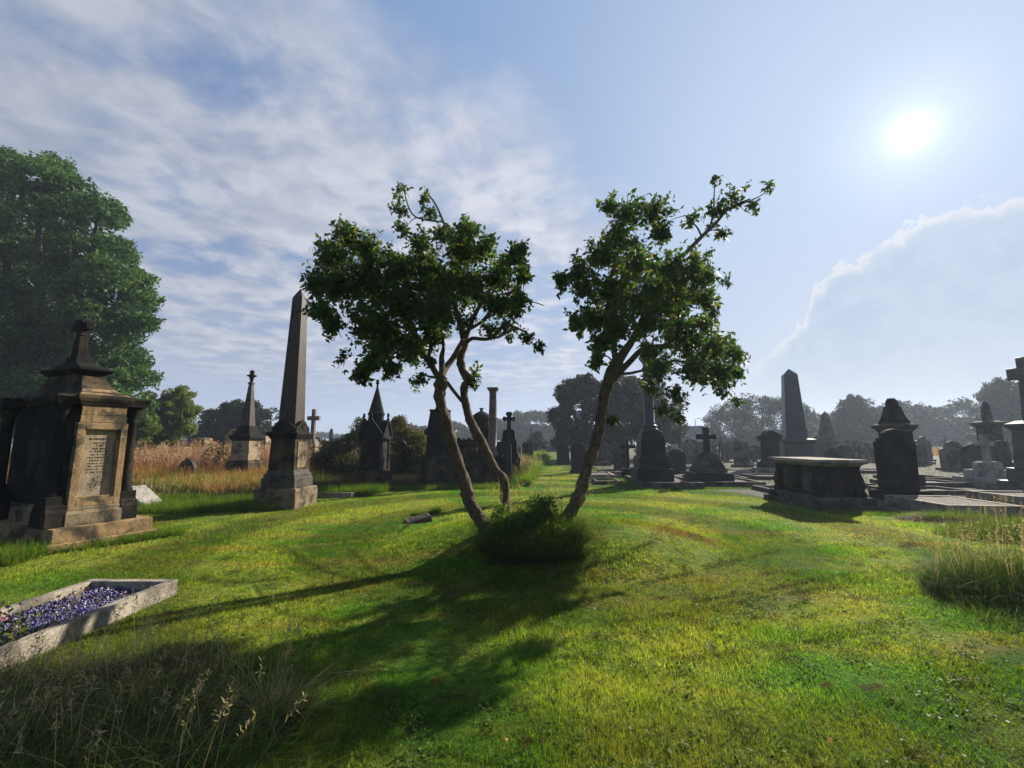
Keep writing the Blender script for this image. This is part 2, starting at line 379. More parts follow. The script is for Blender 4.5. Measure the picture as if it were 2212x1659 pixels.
# cumulus bank low on the right, back-lit along its top
fc = t.new('ShaderNodeFloatCurve'); t.put(fc.inputs[1], t.m('DIVIDE', t.m('SUBTRACT', az, 20), 50, clamp=True))
cu = fc.mapping.curves[0]
pts = [(26, 4), (30.2, 9.3), (33, 11.5), (35, 13.6), (36.2, 17.0), (38.5, 18.4), (42, 19.3), (44.5, 21.0), (47.2, 21.3), (51.7, 20.6), (62, 19)]
cu.points[0].location = (0, 0); cu.points[1].location = (1, .70)
for a_, e_ in pts: cu.points.new((a_-20)/50, e_/25)
fc.mapping.update()
edge = t.m('MULTIPLY', fc.outputs[0], 25)
cv2 = t.new('ShaderNodeCombineXYZ'); t.put(cv2.inputs[0], az); t.put(cv2.inputs[1], el)
n7 = t.noise(cv2.outputs[0], .42, 6, .6, .3); n8 = t.noise(cv2.outputs[0], .12, 4, .6)
dd = t.m('SUBTRACT', t.m('ADD', edge, t.m('MULTIPLY', t.m('SUBTRACT', n7, .5), 5.0)), el)
inside = t.ss(dd, -.15, .35)
rim = t.m('MULTIPLY', t.ss(dd, -.25, .3), t.m('POWER', t.m('SUBTRACT', 1, t.ss(dd, .0, 2.4)), 2.0))
rim = t.m('MULTIPLY', rim, t.ss(t.noise(cv2.outputs[0], .3, 4), .12, .45))
fade = t.ss(az, 27, 34)
bank = t.mix(t.ss(t.m('ADD', t.m('MULTIPLY', n8, .5), t.m('MULTIPLY', n7, .5)), .40, .60), (3.2, 4.1, 5.5, 1), (4.1, 4.9, 6.0, 1))
bank = t.mix(t.m('MULTIPLY', t.m('SUBTRACT', 1, t.ss(el, 0, 15)), .8), bank, (4.9, 5.4, 6.2, 1))
colr = t.mix(t.m('MULTIPLY', inside, t.m('MULTIPLY', fade, .62)), colr, bank)
colr = t.mix(t.m('MULTIPLY', rim, t.m('MULTIPLY', fade, .70)), colr, (7.3, 7.2, 7.3, 1))
# the sun and the bright thin cloud round it
def gauss(s_, amp):
    q = t.m('DIVIDE', ang, s_); return t.m('MULTIPLY', t.m('EXPONENT', t.m('MULTIPLY', t.m('MULTIPLY', q, q), -1)), amp)
gl = t.m('ADD', t.m('ADD', gauss(.6, 30), gauss(1.6, 4.0)), t.m('ADD', gauss(5, 2.0), gauss(17, .9)))
gc = t.new('ShaderNodeCombineColor'); t.put(gc.inputs[0], t.m('MULTIPLY', gl, .93)); t.put(gc.inputs[1], t.m('MULTIPLY', gl, .97)); t.put(gc.inputs[2], gl)
colr = t.mix(1.0, colr, gc.outputs[0], 'ADD')
t.put(bg.inputs[0], colr)
sc.view_settings.view_transform = 'Standard'; sc.view_settings.look = 'None'; sc.view_settings.gamma = 1; sc.view_settings.exposure = 1.2

# haze over the whole graveyard
hb = MB().box(0, 175, -1, 26, 900, 500)
m = bpy.data.materials.new('haze_air'); m.use_nodes = True; t = NT(m.node_tree); t.n.clear()
o_ = t.new('ShaderNodeOutputMaterial'); pv = t.new('ShaderNodeVolumePrincipled')
pv.inputs['Color'].default_value = (.72, .83, 1.0, 1); pv.inputs['Density'].default_value = .0009; pv.inputs['Anisotropy'].default_value = .25
t.l.new(pv.outputs[0], o_.inputs['Volume']); hb.build('haze', m, bev=0, kind='stuff')

# ---------------- ground ----------------
def axis(lo, f0, f1, hi, st, g_=1.22):
    a = list(np.arange(f0, f1+1e-6, st)); s_ = st
    while a[-1] < hi: s_ *= g_; a.append(a[-1]+s_)
    s_ = st
    while a[0] > lo: s_ *= g_; a.insert(0, a[0]-s_)
    return np.array(a)
gx_, gy_ = axis(-420, -6, 8, 420, .12), axis(-55, 1, 12, 400, .12)
XX, YY = np.meshgrid(gx_, gy_); ZZ = gz_np(XX, YY)
near = np.exp(-((XX/40)**2+(YY/40)**2))
ZZ = ZZ+near*.012*vnoise(XX, YY, 2.3, 1)*(ZZ*3+.6)
nx, ny = len(gx_), len(gy_)
idx = np.arange(nx*ny).reshape(ny, nx)
F = np.stack([idx[:-1, :-1], idx[:-1, 1:], idx[1:, 1:], idx[1:, :-1]], -1).reshape(-1, 4)
m, t, b = mat('lawn_soil'); g = t.new('ShaderNodeNewGeometry').outputs['Position']
c, ln, cl = lawn_col(t, g)
c = t.mix(1.0, c, (.82, .80, .72, 1), 'MULTIPLY')
fn = t.noise(g, 55, 5, .7); fm = t.noise(g, 12, 4, .65)
t.put(b.inputs['Base Color'], t.mix(t.ss(fn, .35, .7), t.mix(1.0, c, (.5, .5, .5, 1), 'MULTIPLY'), c))
hgt = t.m('SUBTRACT', t.m('ADD', t.m('MULTIPLY', fn, .5), t.m('ADD', t.m('MULTIPLY', fm, .9), t.m('MULTIPLY', cl, .8))), t.m('MULTIPLY', ln, .8))
t.put(b.inputs['Normal'], t.bump(hgt, .9, .05)); b.inputs['Roughness'].default_value = .95; b.inputs['Specular IOR Level'].default_value = .05
M['soil'] = m
gnd = npmesh('ground', np.stack([XX, YY, ZZ], -1).reshape(-1, 3), 4, 'soil', faces=F, smooth=True, kind='structure')

# bare, stony ground between the graves on the right, and straw ground behind the left monuments
def sheet(name, poly, z, m):
    me = bpy.data.meshes.new(name); me.from_pydata([(x, y, z) for x, y in poly], [], [tuple(range(len(poly)))]); me.materials.append(M[m])
    o = bpy.data.objects.new(name, me); COL.objects.link(o); o['kind'] = 'structure'; return o
m, t, b = mat('grave_soil'); g = t.new('ShaderNodeNewGeometry').outputs['Position']
a_ = t.noise(g, .7, 5, .6); n_ = t.noise(g, 14, 6, .7)
c = t.mix(t.ss(a_, .46, .58), (.075, .060, .043, 1), (.05, .062, .022, 1))
t.put(b.inputs['Base Color'], t.mix(t.ss(n_, .35, .7), t.mix(1.0, c, (.45, .45, .45, 1), 'MULTIPLY'), t.mix(1.0, c, (1.4, 1.35, 1.3, 1), 'MULTIPLY')))
t.put(b.inputs['Normal'], t.bump(n_, 1, .06)); b.inputs['Roughness'].default_value = .95; M['gsoil'] = m
m, t, b = mat('straw_soil'); g = t.new('ShaderNodeNewGeometry').outputs['Position']
n_ = t.noise(g, 9, 6, .7)
t.put(b.inputs['Base Color'], t.mix(t.ss(n_, .3, .7), (.06, .045, .02, 1), (.20, .13, .06, 1))); b.inputs['Roughness'].default_value = .95; M['ssoil'] = m
pR = [(3.3, 17.2), (4.3, 15.6), (6.3, 15.3), (7.2, 14.2), (7.6, 10.9), (8.9, 10.5), (9.6, 9.9), (12, 9.9), (16, 9.2), (70, 20), (110, 95), (14, 95), (7.2, 60), (4.6, 34)]
sheet('grave_ground', pR, .008, 'gsoil')
pL = [(-3.4, 17.6), (-5.0, 16.4), (-6.3, 13.6), (-8.3, 12.4), (-11.5, 12.2), (-14, 10.5), (-30, 12), (-60, 40), (-60, 95), (2.5, 95), (0.3, 40), (-.9, 22), (-1.0, 18.2)]
sheet('rough_ground', pL, .008, 'ssoil')
# ---------------- monuments on the left ----------------
def mark_rows(mb, w, rows, z1, dz, y, T=None, sh=None, thick=.002, seed=1):
    """short carved strokes standing for worn, unreadable lines of lettering"""
    r = random.Random(seed)
    for k in range(rows):
        z = z1-k*dz; ww = w*(sh[k] if sh else r.uniform(.6, 1)); x = -ww/2
        hgt = dz*(.62 if k in (1, 3) else .45)
        while x < ww/2:
            l = hgt*r.uniform(.35, .8)
            if r.random() < .84:
                q = r.random()
                if q < .5: mb.box(x+l*.2, y, z, z+hgt, hgt*.16, thick, T)
                if q < .75: mb.box(x+l*.4, y, z+hgt*(.8 if q < .3 else .4), z+hgt*(.95 if q < .3 else .55), l*.75, thick, T)
                if q > .4: mb.box(x+l*.75, y, z, z+hgt, hgt*.16, thick, T)
            x += l*1.25
# A. the great tabernacle-shaped monument at the left edge
A = thing('tabernacle_monument', 'huge sooty monument with corner columns, bell roof and cross, its sunlit end inscribed', 'monument', (-7.72, 7.57, -.02), R(-23)); A.scale = (1.15, .94, 1)
MB().stack([(2.40, 1.50, 0), (2.40, 1.50, .13), (2.38, 1.48, .14)], 0, .10).stack([(2.28, 1.36, .14), (2.28, 1.36, .34)], 0, .10).build('plinth', 'ochre', A, .02)
pb = MB()
pb.stack([(1.98, .76, .34), (1.98, .76, .52), (1.92, .72, .56), (1.92, .71, .60), (1.9, .70, .615)])
pb.build('base', 'ochre2', A, .008)
for sx in (-1, 1):
    for sy in (-1, 1): MB().stack([(.40, .26, .34), (.40, .26, .56), (.34, .25, .61), (.34, .25, .64), (.29, .24, .68), (.29, .24, .80)], sx*.78, sy*.49).build('pedestal', 'soot', A, .008)
for sx in (-1, 1):
    for sy in (-1, 1):
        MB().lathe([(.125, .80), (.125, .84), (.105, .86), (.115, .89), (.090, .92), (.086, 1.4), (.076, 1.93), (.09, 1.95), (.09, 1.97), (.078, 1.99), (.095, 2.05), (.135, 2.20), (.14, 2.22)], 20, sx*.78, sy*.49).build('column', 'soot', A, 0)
# core with the framed, recessed panel on its end
MB().box(-.03, 0, .615, 1.94, 1.78, .66).prism([(-.5, .75), (.5, .75), (.5, 1.5), (.3, 1.72), (0, 1.8), (-.3, 1.72), (-.5, 1.5)], -.345, -.32).build('core', 'soot', A, .006)  # front darkened by soot and by shade put into the stone colour
cb_ = MB(); cb_.box(.868, 0, .618, 1.938, .02, .69)
for y0, y1, z0, z1 in ((-.35, -.25, .615, 1.94), (.25, .35, .615, 1.94), (-.25, .25, .615, .74), (-.25, .25, 1.83, 1.94)): cb_.box(.91, (y0+y1)/2, z0+.001, z1-.001, .078, y1-y0)
for y0, y1, z0, z1 in ((-.25, -.225, .74, 1.83), (.225, .25, .74, 1.83), (-.225, .225, .74, .765), (-.225, .225, 1.805, 1.83)): cb_.box(.905, (y0+y1)/2, z0, z1, .055, y1-y0)
cb_.build('sunlit_end_frame', 'ochre', A, .006)  # ochre on the sunlit end only: sunlight put into the stone colour
tb = MB(); tb.box(.885, 0, .766, 1.804, .012, .448); tab = tb.build('inscription_panel', 'tablet', A, 0)
T = TR(.8925, 0, 0, R(90)); lt = MB()
mark_rows(lt, .30, 11, 1.60, .047, 0, T, [.55, .3, .62, .8, .7, 1, .92, .88, .84, 1, .98], seed=4)
wr = random.Random(5)
for k in range(70):
    a = wr.uniform(0, 6.283); r = .085*math.sqrt(wr.random())*(1+.35*math.cos(6*a)); lt.box(r*math.cos(a), 0, .955+r*math.sin(a)*1.1, .955+r*math.sin(a)*1.1+.008, .011, .002, T)
lt.build('lettering', 'letters', tab, 0)
try:
    fcu = bpy.data.curves.new('first_line', 'FONT'); fcu.body = 'IN MEMORY OF'; fcu.size = .043; fcu.align_x = 'CENTER'; fcu.extrude = .001
    fo = bpy.data.objects.new('inscription_line', fcu); COL.objects.link(fo); fo.parent = tab; fo.location = (.8925, 0, 1.66); fo.rotation_euler = (R(90), 0, R(90)); fcu.materials.append(M['letters'])
    bpy.context.view_layer.update(); me_ = bpy.data.meshes.new_from_object(fo.evaluated_get(bpy.context.evaluated_depsgraph_get())); me_.name = 'lettering'
    f2 = bpy.data.objects.new('lettering', me_); COL.objects.link(f2); f2.parent = tab; f2.location = fo.location; f2.rotation_euler = fo.rotation_euler
    bpy.data.objects.remove(fo); bpy.data.curves.remove(fcu)
except Exception as e: print(e)
fr = MB(); fr.stack([(1.86, .66, 1.94), (1.86, .66, 2.06)]).stack([(1.84, .64, 2.06), (1.84, .64, 2.22)])
for sx in (-1, 1):
    for sy in (-1, 1): fr.box(sx*.78, sy*.485, 2.222, 2.262, .32, .30)
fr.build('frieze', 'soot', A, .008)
MB().box(.926, 0, 1.945, 2.06, .02, .645).box(.922, 0, 2.064, 2.215, .018, .625).build('sunlit_end_frieze', 'ochre', A, .004)  # thin ochre plates paint the sunlit end of the dark frieze brighter
cn = MB(); cn.stack([(1.90, .70, 2.22), (1.94, .75, 2.27), (1.96, .77, 2.28), (2.0, .82, 2.33), (2.0, .82, 2.37), (1.96, .80, 2.385)])
for sy in (-1, 1):
    for sx in (-1, 1): cn.stack([(.30, .28, 2.264), (.33, .31, 2.31), (.36, .33, 2.335), (.36, .33, 2.372)], sx*.78, sy*.50)
cn.build('cornice', 'brown', A, .006)
rf = MB(); rf.stack([(1.90, .78, 2.386), (1.74, .66, 2.42), (1.45, .52, 2.49), (1.22, .42, 2.58), (1.06, .35, 2.70), (1.0, .32, 2.78)])
rf.build('bell_roof', 'brown', A, .006)
g_ = MB(); g_.add([(.955, -.38, 2.392), (.955, .38, 2.392), (.84, .30, 2.432), (.71, .235, 2.502), (.602, .19, 2.585), (.53, .155, 2.695), (.505, .145, 2.77), (.505, -.145, 2.77), (.53, -.155, 2.695), (.602, -.19, 2.585), (.71, -.235, 2.502), (.84, -.30, 2.432)], [(0, 1, 2, 11), (11, 2, 3, 10), (10, 3, 4, 9), (9, 4, 5, 8), (8, 5, 6, 7)])
g_.build('sunlit_end_gable', 'ochre', A, 0)  # ochre sheet on the roof's sunlit slope, light painted as stone colour
ca = MB(); ca.stack([(1.02, .36, 2.78), (1.10, .46, 2.82), (1.16, .52, 2.84), (1.16, .52, 2.885), (.95, .42, 2.905), (.55, .30, 2.98), (.34, .24, 3.02), (.30, .22, 3.10), (.27, .21, 3.12)])
for sx in (-1, 1): ca.lathe([(.02, -.16), (.10, -.16), (.10, .16), (.02, .16)], 14, T=TR(sx*.42, .0, 2.72, 0, R(90)))
ca.build('roof_cap', 'soot', A, .006)
cr = MB(); cr.stack([(.21, .17, 3.12), (.135, .12, 3.50), (.15, .13, 3.52), (.14, .12, 3.56)])
cr.box(0, 0, 3.56, 3.80, .13, .13).box(0, 0, 3.62, 3.74, .40, .125)
cr.stack([(.17, .16, 3.74), (.17, .16, 3.80)])
cr.build('cross', 'soot', A, .01)

# B. the tall obelisk
B = thing('tall_obelisk', 'tallest obelisk, dark with a sunlit brown side, on a stepped pedestal carved with a wreath', 'obelisk', (-5.72, 11.25, -.02), GA)
MB().stack([(1.42, 1.42, 0), (1.42, 1.42, .48), (1.38, 1.38, .50)]).build('plinth', 'ochre2', B, .02)
MB().stack([(1.16, 1.16, .50), (1.16, 1.16, .72), (1.08, 1.08, .76), (1.08, 1.08, .82), (.98, .98, .86), (.92, .92, .93)]).build('base', 'grey', B, .008)
MB().stack([(.90, .90, .93), (.86, .86, 1.70)]).build('die', 'brown', B, .01)
ip = MB(); ip.box(.45, 0, .99, 1.64, .03, .58); ip = ip.build('inscription_panel', 'ochre2', B, .004)
l2 = MB(); mark_rows(l2, .42, 10, 1.54, .053, 0, TR(.4665, 0, 0, R(90)), seed=9); l2.build('lettering', 'letters', ip, 0)
cp = MB(); cp.stack([(.88, .88, 1.70), (.96, .96, 1.74), (1.02, 1.02, 1.78), (1.10, 1.10, 1.82), (1.10, 1.10, 1.86), (.98, .98, 1.88)])
cp.stack([(.86, .86, 1.88), (.86, .86, 1.95), (.80, .80, 1.97)])
for T in (TR(0, 0, 0, R(90)), TR(0, 0, 0, R(-90)), TR(), TR(0, 0, 0, R(180))):
    cp.prism([(-.42, 1.95), (.42, 1.95), (.40, 2.0), (.25, 2.07), (.13, 2.16), (0, 2.19), (-.13, 2.16), (-.25, 2.07), (-.40, 2.0)], -.44, -.34, T)
cp.build('cap', 'soot', B, .006)
wr_ = MB()
ring = [(.0, .075+.0, 0)]
for k in range(16):
    a0 = 2*math.pi*k/16; wr_.lathe([(.004, -.02), (.024, -.008), (.024, .008), (.004, .02)], 6, T=TR(.45, .07*math.cos(a0), 2.06+.07*math.sin(a0), 0, R(20*k)))
wr_.build('wreath', 'grey', B, 0)
MB().stack([(.62, .62, 1.972), (.36, .36, 5.46), (.02, .02, 5.74)]).build('shaft', 'brgran', B, .006)

# C. the slender spire monument with a knop on top
Cc = G(531, 1040); Cm = thing('spire_monument', 'slender tapering spire with a knop on top, on a pale pedestal in straw grass', 'monument', (-10.9, 17.9, -.05), GA)
MB().stack([(1.5, 1.5, 0), (1.5, 1.5, .48)]).stack([(1.22, 1.22, .48), (1.22, 1.22, .82), (1.1, 1.1, .94)]).build('plinth', 'brown', Cm, .02)
MB().stack([(.98, .98, .94), (.92, .92, 1.72)]).build('die', 'buff', Cm, .01)
MB().stack([(.96, .96, 1.72), (1.14, 1.14, 1.82), (1.14, 1.14, 1.92), (.95, .95, 1.96), (.80, .80, 2.02), (.62, .62, 2.32)]).build('cap', 'soot', Cm, .006)
MB().stack([(.50, .50, 2.32), (.17, .17, 4.05), (.24, .24, 4.07), (.24, .24, 4.12), (.15, .15, 4.15)]).build('shaft', 'brgran', Cm, .006)
MB().lathe([(.09, 4.15), (.07, 4.24), (.12, 4.27), (.10, 4.31), (.13, 4.36), (.24, 4.40), (.25, 4.43), (.12, 4.47), (.10, 4.52), (.13, 4.56), (.10, 4.62), (.02, 4.66)], 12).build('finial', 'soot', Cm, 0)

# E. the little gothic tower
E_ = thing('gothic_monument', 'black gothic monument with gabled sides and a pointed stone spire, beside brambles', 'monument', (-4.85, 15.45, -.03), GA)
MB().stack([(1.42, 1.42, 0), (1.42, 1.42, .30), (1.30, 1.30, .34)]).stack([(1.24, 1.24, .34), (1.24, 1.24, .52), (1.02, 1.02, .68)]).build('plinth', 'brown', E_, .015)
MB().stack([(.86, .86, .68), (.86, .86, 1.72)]).build('die', 'soot', E_, .01)
for sx in (-1, 1):
    for sy in (-1, 1):
        MB().lathe([(.085, .68), (.085, .76), (.055, .80), (.05, 1.52), (.06, 1.54), (.05, 1.57), (.10, 1.68), (.10, 1.72)], 12, sx*.45, sy*.45).build('colonnette', 'brown', E_, 0)
eg = MB(); eg.stack([(1.06, 1.06, 1.72), (1.10, 1.10, 1.76), (1.10, 1.10, 1.84)])
gab = [(-.53, 1.84), (.53, 1.84), (.50, 1.90), (0, 2.42), (-.50, 1.90)]
gin = [(-.36, 1.86), (.36, 1.86), (0, 2.24)]
for r_ in (0, 90): eg.prism(gab, -.53, .53, TR(0, 0, 0, R(r_)))
for r_ in (0, 90, 180, 270):
    T = TR(0, 0, 0, R(r_))
    for sg in (-1, 1): eg.add([(sg*.60, -.60, 1.86), (sg*.60, -.50, 1.86), (0, -.50, 2.50), (0, -.60, 2.50), (sg*.50, -.60, 1.86), (sg*.50, -.50, 1.86), (0, -.50, 2.38), (0, -.60, 2.38)], [(0, 1, 2, 3), (7, 6, 5, 4), (0, 3, 7, 4), (1, 5, 6, 2), (0, 4, 5, 1), (3, 2, 6, 7)], T=T)
    eg.lathe([(.03, 2.46), (.035, 2.52), (.075, 2.56), (.05, 2.60), (.06, 2.63), (.01, 2.67)], 8, 0, -.55, T)
eg.build('gables', 'soot', E_, .004)
MB().lathe([(.33, 2.20), (.33, 2.58), (.37, 2.60), (.37, 2.66), (.335, 2.68), (.04, 3.60)], 8, smooth=False, rot=R(22.5)).build('spire', 'soot', E_, .004)
MB().lathe([(.04, 3.58), (.055, 3.62), (.04, 3.66), (.05, 3.70), (.10, 3.76), (.05, 3.80), (.09, 3.85), (.02, 3.88)], 8).build('finial', 'soot', E_, 0)

# F. the broad tapering monument carrying a draped figure
F_ = thing('statue_monument', 'broad black tapering monument with scrolled shoulders and a slim draped figure, behind the leaning trunk', 'monument', (-2.72, 16.4, -.03), GA)
MB().stack([(1.62, 1.3, 0), (1.62, 1.3, .42), (1.58, 1.26, .45)]).stack([(1.36, 1.1, .45), (1.34, 1.08, .85), (1.12, .9, 1.1), (1.08, .86, 1.16)]).build('plinth', 'brown', F_, .02)
MB().stack([(1.04, .82, 1.16), (1.04, .82, 1.24), (1.0, .78, 1.27), (.98, .76, 2.0)]).build('die', 'soot', F_, .012)
fs = MB().stack([(1.0, .78, 2.0), (1.08, .84, 2.05), (.98, .76, 2.12), (.80, .66, 2.68), (.78, .64, 2.78), (.84, .70, 2.80), (.84, .70, 2.86)])
for sx in (-1, 1): fs.lathe([(.01, -.36), (.10, -.36), (.12, -.30), (.10, -.1), (.10, .1), (.12, .30), (.10, .36), (.01, .36)], 16, T=TR(sx*.53, 0, 2.02, 0, R(90)))
fs.build('shoulders', 'soot', F_, .008)
st_ = MB()
st_.lathe([(.24, 2.86), (.24, 2.93), (.20, 2.96), (.19, 3.0), (.175, 3.15), (.14, 3.4), (.125, 3.62), (.13, 3.74), (.155, 3.86), (.15, 3.93), (.09, 3.99), (.05, 4.02), (.052, 4.05), (.085, 4.10), (.095, 4.16), (.085, 4.23), (.05, 4.28), (.01, 4.30)], 16)
for k in range(9):
    a = 2*math.pi*k/9+.2; st_.tube([(.19*math.cos(a), .19*math.sin(a), 2.98), (.16*math.cos(a+.1), .16*math.sin(a+.1), 3.25), (.125*math.cos(a+.2), .125*math.sin(a+.2), 3.6)], [.03, .024, .014], 6)
st_.tube([(.15, 0, 3.90), (.19, -.07, 3.72), (.10, -.15, 3.66), (.0, -.14, 3.78)], [.042, .04, .034, .024], 8).tube([(-.15, 0, 3.90), (-.18, -.08, 3.70), (-.08, -.15, 3.60), (.02, -.14, 3.70)], [.042, .04, .034, .024], 8)
st_.build('draped_figure', 'soot', F_, 0)

def cross_outline(w, h, t_, arm=.68, flare=0.0):
    a = h*arm; k = t_/2; f = k+flare
    return [(-k*1.15, 0), (k*1.15, 0), (k, a-k), (w/2, a-f), (w/2, a+f), (k, a+k), (f, h), (-f, h), (-k, a+k), (-w/2, a+f), (-w/2, a-f), (-k, a-k)]
# D. cross standing behind the obelisk
Dp = D(672, 1000, 21); Dm = thing('stone_cross', 'plain stone cross rising just behind the tall obelisk, caught by the sun', 'cross', (Dp.x, 21, 0), GA)
MB().stack([(1.1, 1.1, 0), (1.1, 1.1, .8)]).stack([(.8, .8, .8), (.74, .74, 1.35), (.84, .84, 1.4), (.84, .84, 1.48), (.5, .5, 1.62), (.4, .4, 1.75)]).build('pedestal', 'buff', Dm, .01)
MB().prism([(x, z+1.75) for x, z in cross_outline(.74, 1.45, .20, .70)], -.1, .1).build('cross', 'pink', Dm, .01)

# K, G, H, I, J: the close row beside the path
K = thing('scroll_top_monument', 'dark monument with a ragged scrolled top, ivy at its foot, between two leaning trunks', 'monument', (-1.72, 17.0, 0), GA)
MB().stack([(1.0, .8, 0), (1.0, .8, .5), (.86, .66, .8)]).build('plinth', 'grey', K, .012)
MB().stack([(.76, .56, .8), (.70, .50, 1.42)]).build('die', 'brown', K, .01)
kt = MB().stack([(.74, .56, 1.42), (.92, .72, 1.5), (.95, .74, 1.58), (.80, .6, 1.62)])
for x, r_ in ((-.32, .10), (-.12, .075), (.08, .095), (.30, .085)): kt.lathe([(.01, -.28), (r_, -.26), (r_, .26), (.01, .28)], 12, T=TR(x, 0, 1.62+r_*.7, 0, R(90)))
kt.build('scrolled_cap', 'soot', K, .006)
Gm = thing('draped_urn_monument', 'tall dark pedestal monument topped by a lidded urn, left of the pink column', 'monument', (-1.30, 18.4, 0), GA)
MB().stack([(1.2, 1.2, 0), (1.2, 1.2, .45)]).stack([(.95, .95, .45), (.92, .92, .95)]).build('plinth', 'soot', Gm, .012)
MB().stack([(.74, .74, .95), (.70, .70, 2.0), (.86, .86, 2.1), (.86, .86, 2.17), (.70, .70, 2.2), (.66, .66, 2.45)]).build('die', 'soot', Gm, .01)
MB().lathe([(.2, 2.45), (.34, 2.5), (.37, 2.6), (.37, 2.74), (.34, 2.76), (.30, 2.80), (.12, 2.90), (.06, 2.92), (.06, 2.98), (.10, 3.03), (.10, 3.05)], 16).build('urn', 'soot', Gm, 0)
Hm = thing('pink_column_monument', 'polished pink granite column with square capital standing on a dark pedestal, trunk in front', 'column', (-.74, 16.7, 0), GA)
MB().stack([(1.05, 1.05, 0), (1.05, 1.05, .3)]).stack([(.8, .8, .3), (.62, .62, .42), (.60, .60, .96), (.72, .72, 1.02), (.84, .84, 1.06), (.84, .84, 1.12)]).build('pedestal', 'soot', Hm, .008)
MB().lathe([(.22, 1.12), (.22, 1.16), (.20, 1.19), (.22, 1.23), (.17, 1.27), (.165, 1.30), (.185, 1.32), (.16, 1.34), (.157, 2.0), (.165, 2.5), (.175, 2.52), (.158, 2.56), (.135, 3.48), (.15, 3.50), (.14, 3.53)], 24).build('shaft', 'pink', Hm, 0)
MB().stack([(.26, .26, 3.53), (.30, .30, 3.57), (.40, .40, 3.64), (.42, .42, 3.66), (.42, .42, 3.71)]).build('capital', 'pink', Hm, .006)
Im = thing('trefoil_cross_monument', 'black cross with splayed lobed arms on a tall shouldered slab, right of the pink column', 'cross', (-.12, 18.0, 0), GA)
MB().stack([(.95, .7, 0), (.95, .7, .95), (.72, .52, 1.18)]).stack([(.68, .48, 1.18), (.66, .46, 1.62), (.52, .4, 1.78), (.50, .38, 2.06), (.34, .3, 2.12)]).build('pedestal', 'soot', Im, .01)
o8 = [(-.10, 2.12), (.10, 2.12), (.075, 2.48), (.10, 2.52), (.20, 2.46), (.27, 2.52), (.27, 2.62), (.20, 2.68), (.10, 2.63), (.09, 2.68), (.14, 2.76), (.10, 2.86), (-.10, 2.86), (-.14, 2.76), (-.09, 2.68), (-.10, 2.63), (-.20, 2.68), (-.27, 2.62), (-.27, 2.52), (-.20, 2.46), (-.10, 2.52), (-.075, 2.48)]
MB().prism(o8, -.07, .07).build('cross', 'soot', Im, .008)
Jm = thing('headstone', 'dark headstone with a clipped shoulder and sunlit edge, below the lobed black cross', 'headstone', (-.36, 16.9, 0), GA)
MB().prism([(-.36, 0), (.36, 0), (.34, 1.52), (.02, 1.62), (-.34, 1.64)], -.09, .09).build('slab', 'black', Jm, .01)
MB().stack([(.14, .14, 0), (.16, .16, .22), (.08, .08, .34)], .5, -.1).build('corner_post', 'black', Jm, .01)

for o_, k_ in ((B, .74), (Cm, .78), (E_, .80), (F_, .84), (Dm, .8)): o_.scale = (k_, k_, 1)
# ---------------- right-hand graves ----------------
def arc(cx, cz, r, a0, a1, n=12): return [(cx+r*math.cos(R(a0+(a1-a0)*k/n)), cz+r*math.sin(R(a0+(a1-a0)*k/n))) for k in range(n+1)]
def outline(shape, w, h):
    k = w/2
    if shape == 'round': return [(-k, 0), (k, 0)]+arc(0, h-k, k, 0, 180)
    if shape == 'low': 
        r = (k*k+(.3*w)**2)/(2*.3*w); a = math.degrees(math.asin(k/r)); return [(-k, 0), (k, 0)]+arc(0, h-r, r, 90-a, 90+a)
    if shape == 'gothic': return [(-k, 0), (k, 0), (k, h-w*.85)]+arc(-k, h-w*.866, w, 8, 60, 7)[:-1]+[(0, h)]+[(-x, z) for x, z in arc(-k, h-w*.866, w, 8, 60, 7)[:-1]][::-1]+[(-k, h-w*.85)]
    if shape == 'shoulder': return [(-k, 0), (k, 0), (k, h-.42*w), (k*.96, h-.34*w), (k*.74, h-.30*w)]+arc(0, h-k*.62-.02, k*.62, 12, 168, 12)+[(-k*.74, h-.30*w), (-k*.96, h-.34*w), (-k, h-.42*w)]
    if shape == 'gable': return [(-k, 0), (k, 0), (k, h-.30*w), (k*1.06, h-.27*w), (0, h), (-k*1.06, h-.27*w), (-k, h-.30*w)]
    if shape == 'ogee': return [(-k, 0), (k, 0), (k, h-.38*w), (k*.8, h-.34*w), (k*.62, h-.2*w), (k*.4, h-.06*w), (0, h), (-k*.4, h-.06*w), (-k*.62, h-.2*w), (-k*.8, h-.34*w), (-k, h-.38*w)]
    if shape == 'waist': return [(-k*.86, 0), (k*.86, 0), (k*.86, h-1.25*k-.12), (k, h-1.2*k)]+arc(0, h-k, k, 0, 180)+[(-k, h-1.2*k), (-k*.86, h-1.25*k-.12)]
    return [(-k, 0), (k, 0), (k, h), (-k, h)]
def at(u, vb): 
    p = G(u, vb); return p.x, p.y
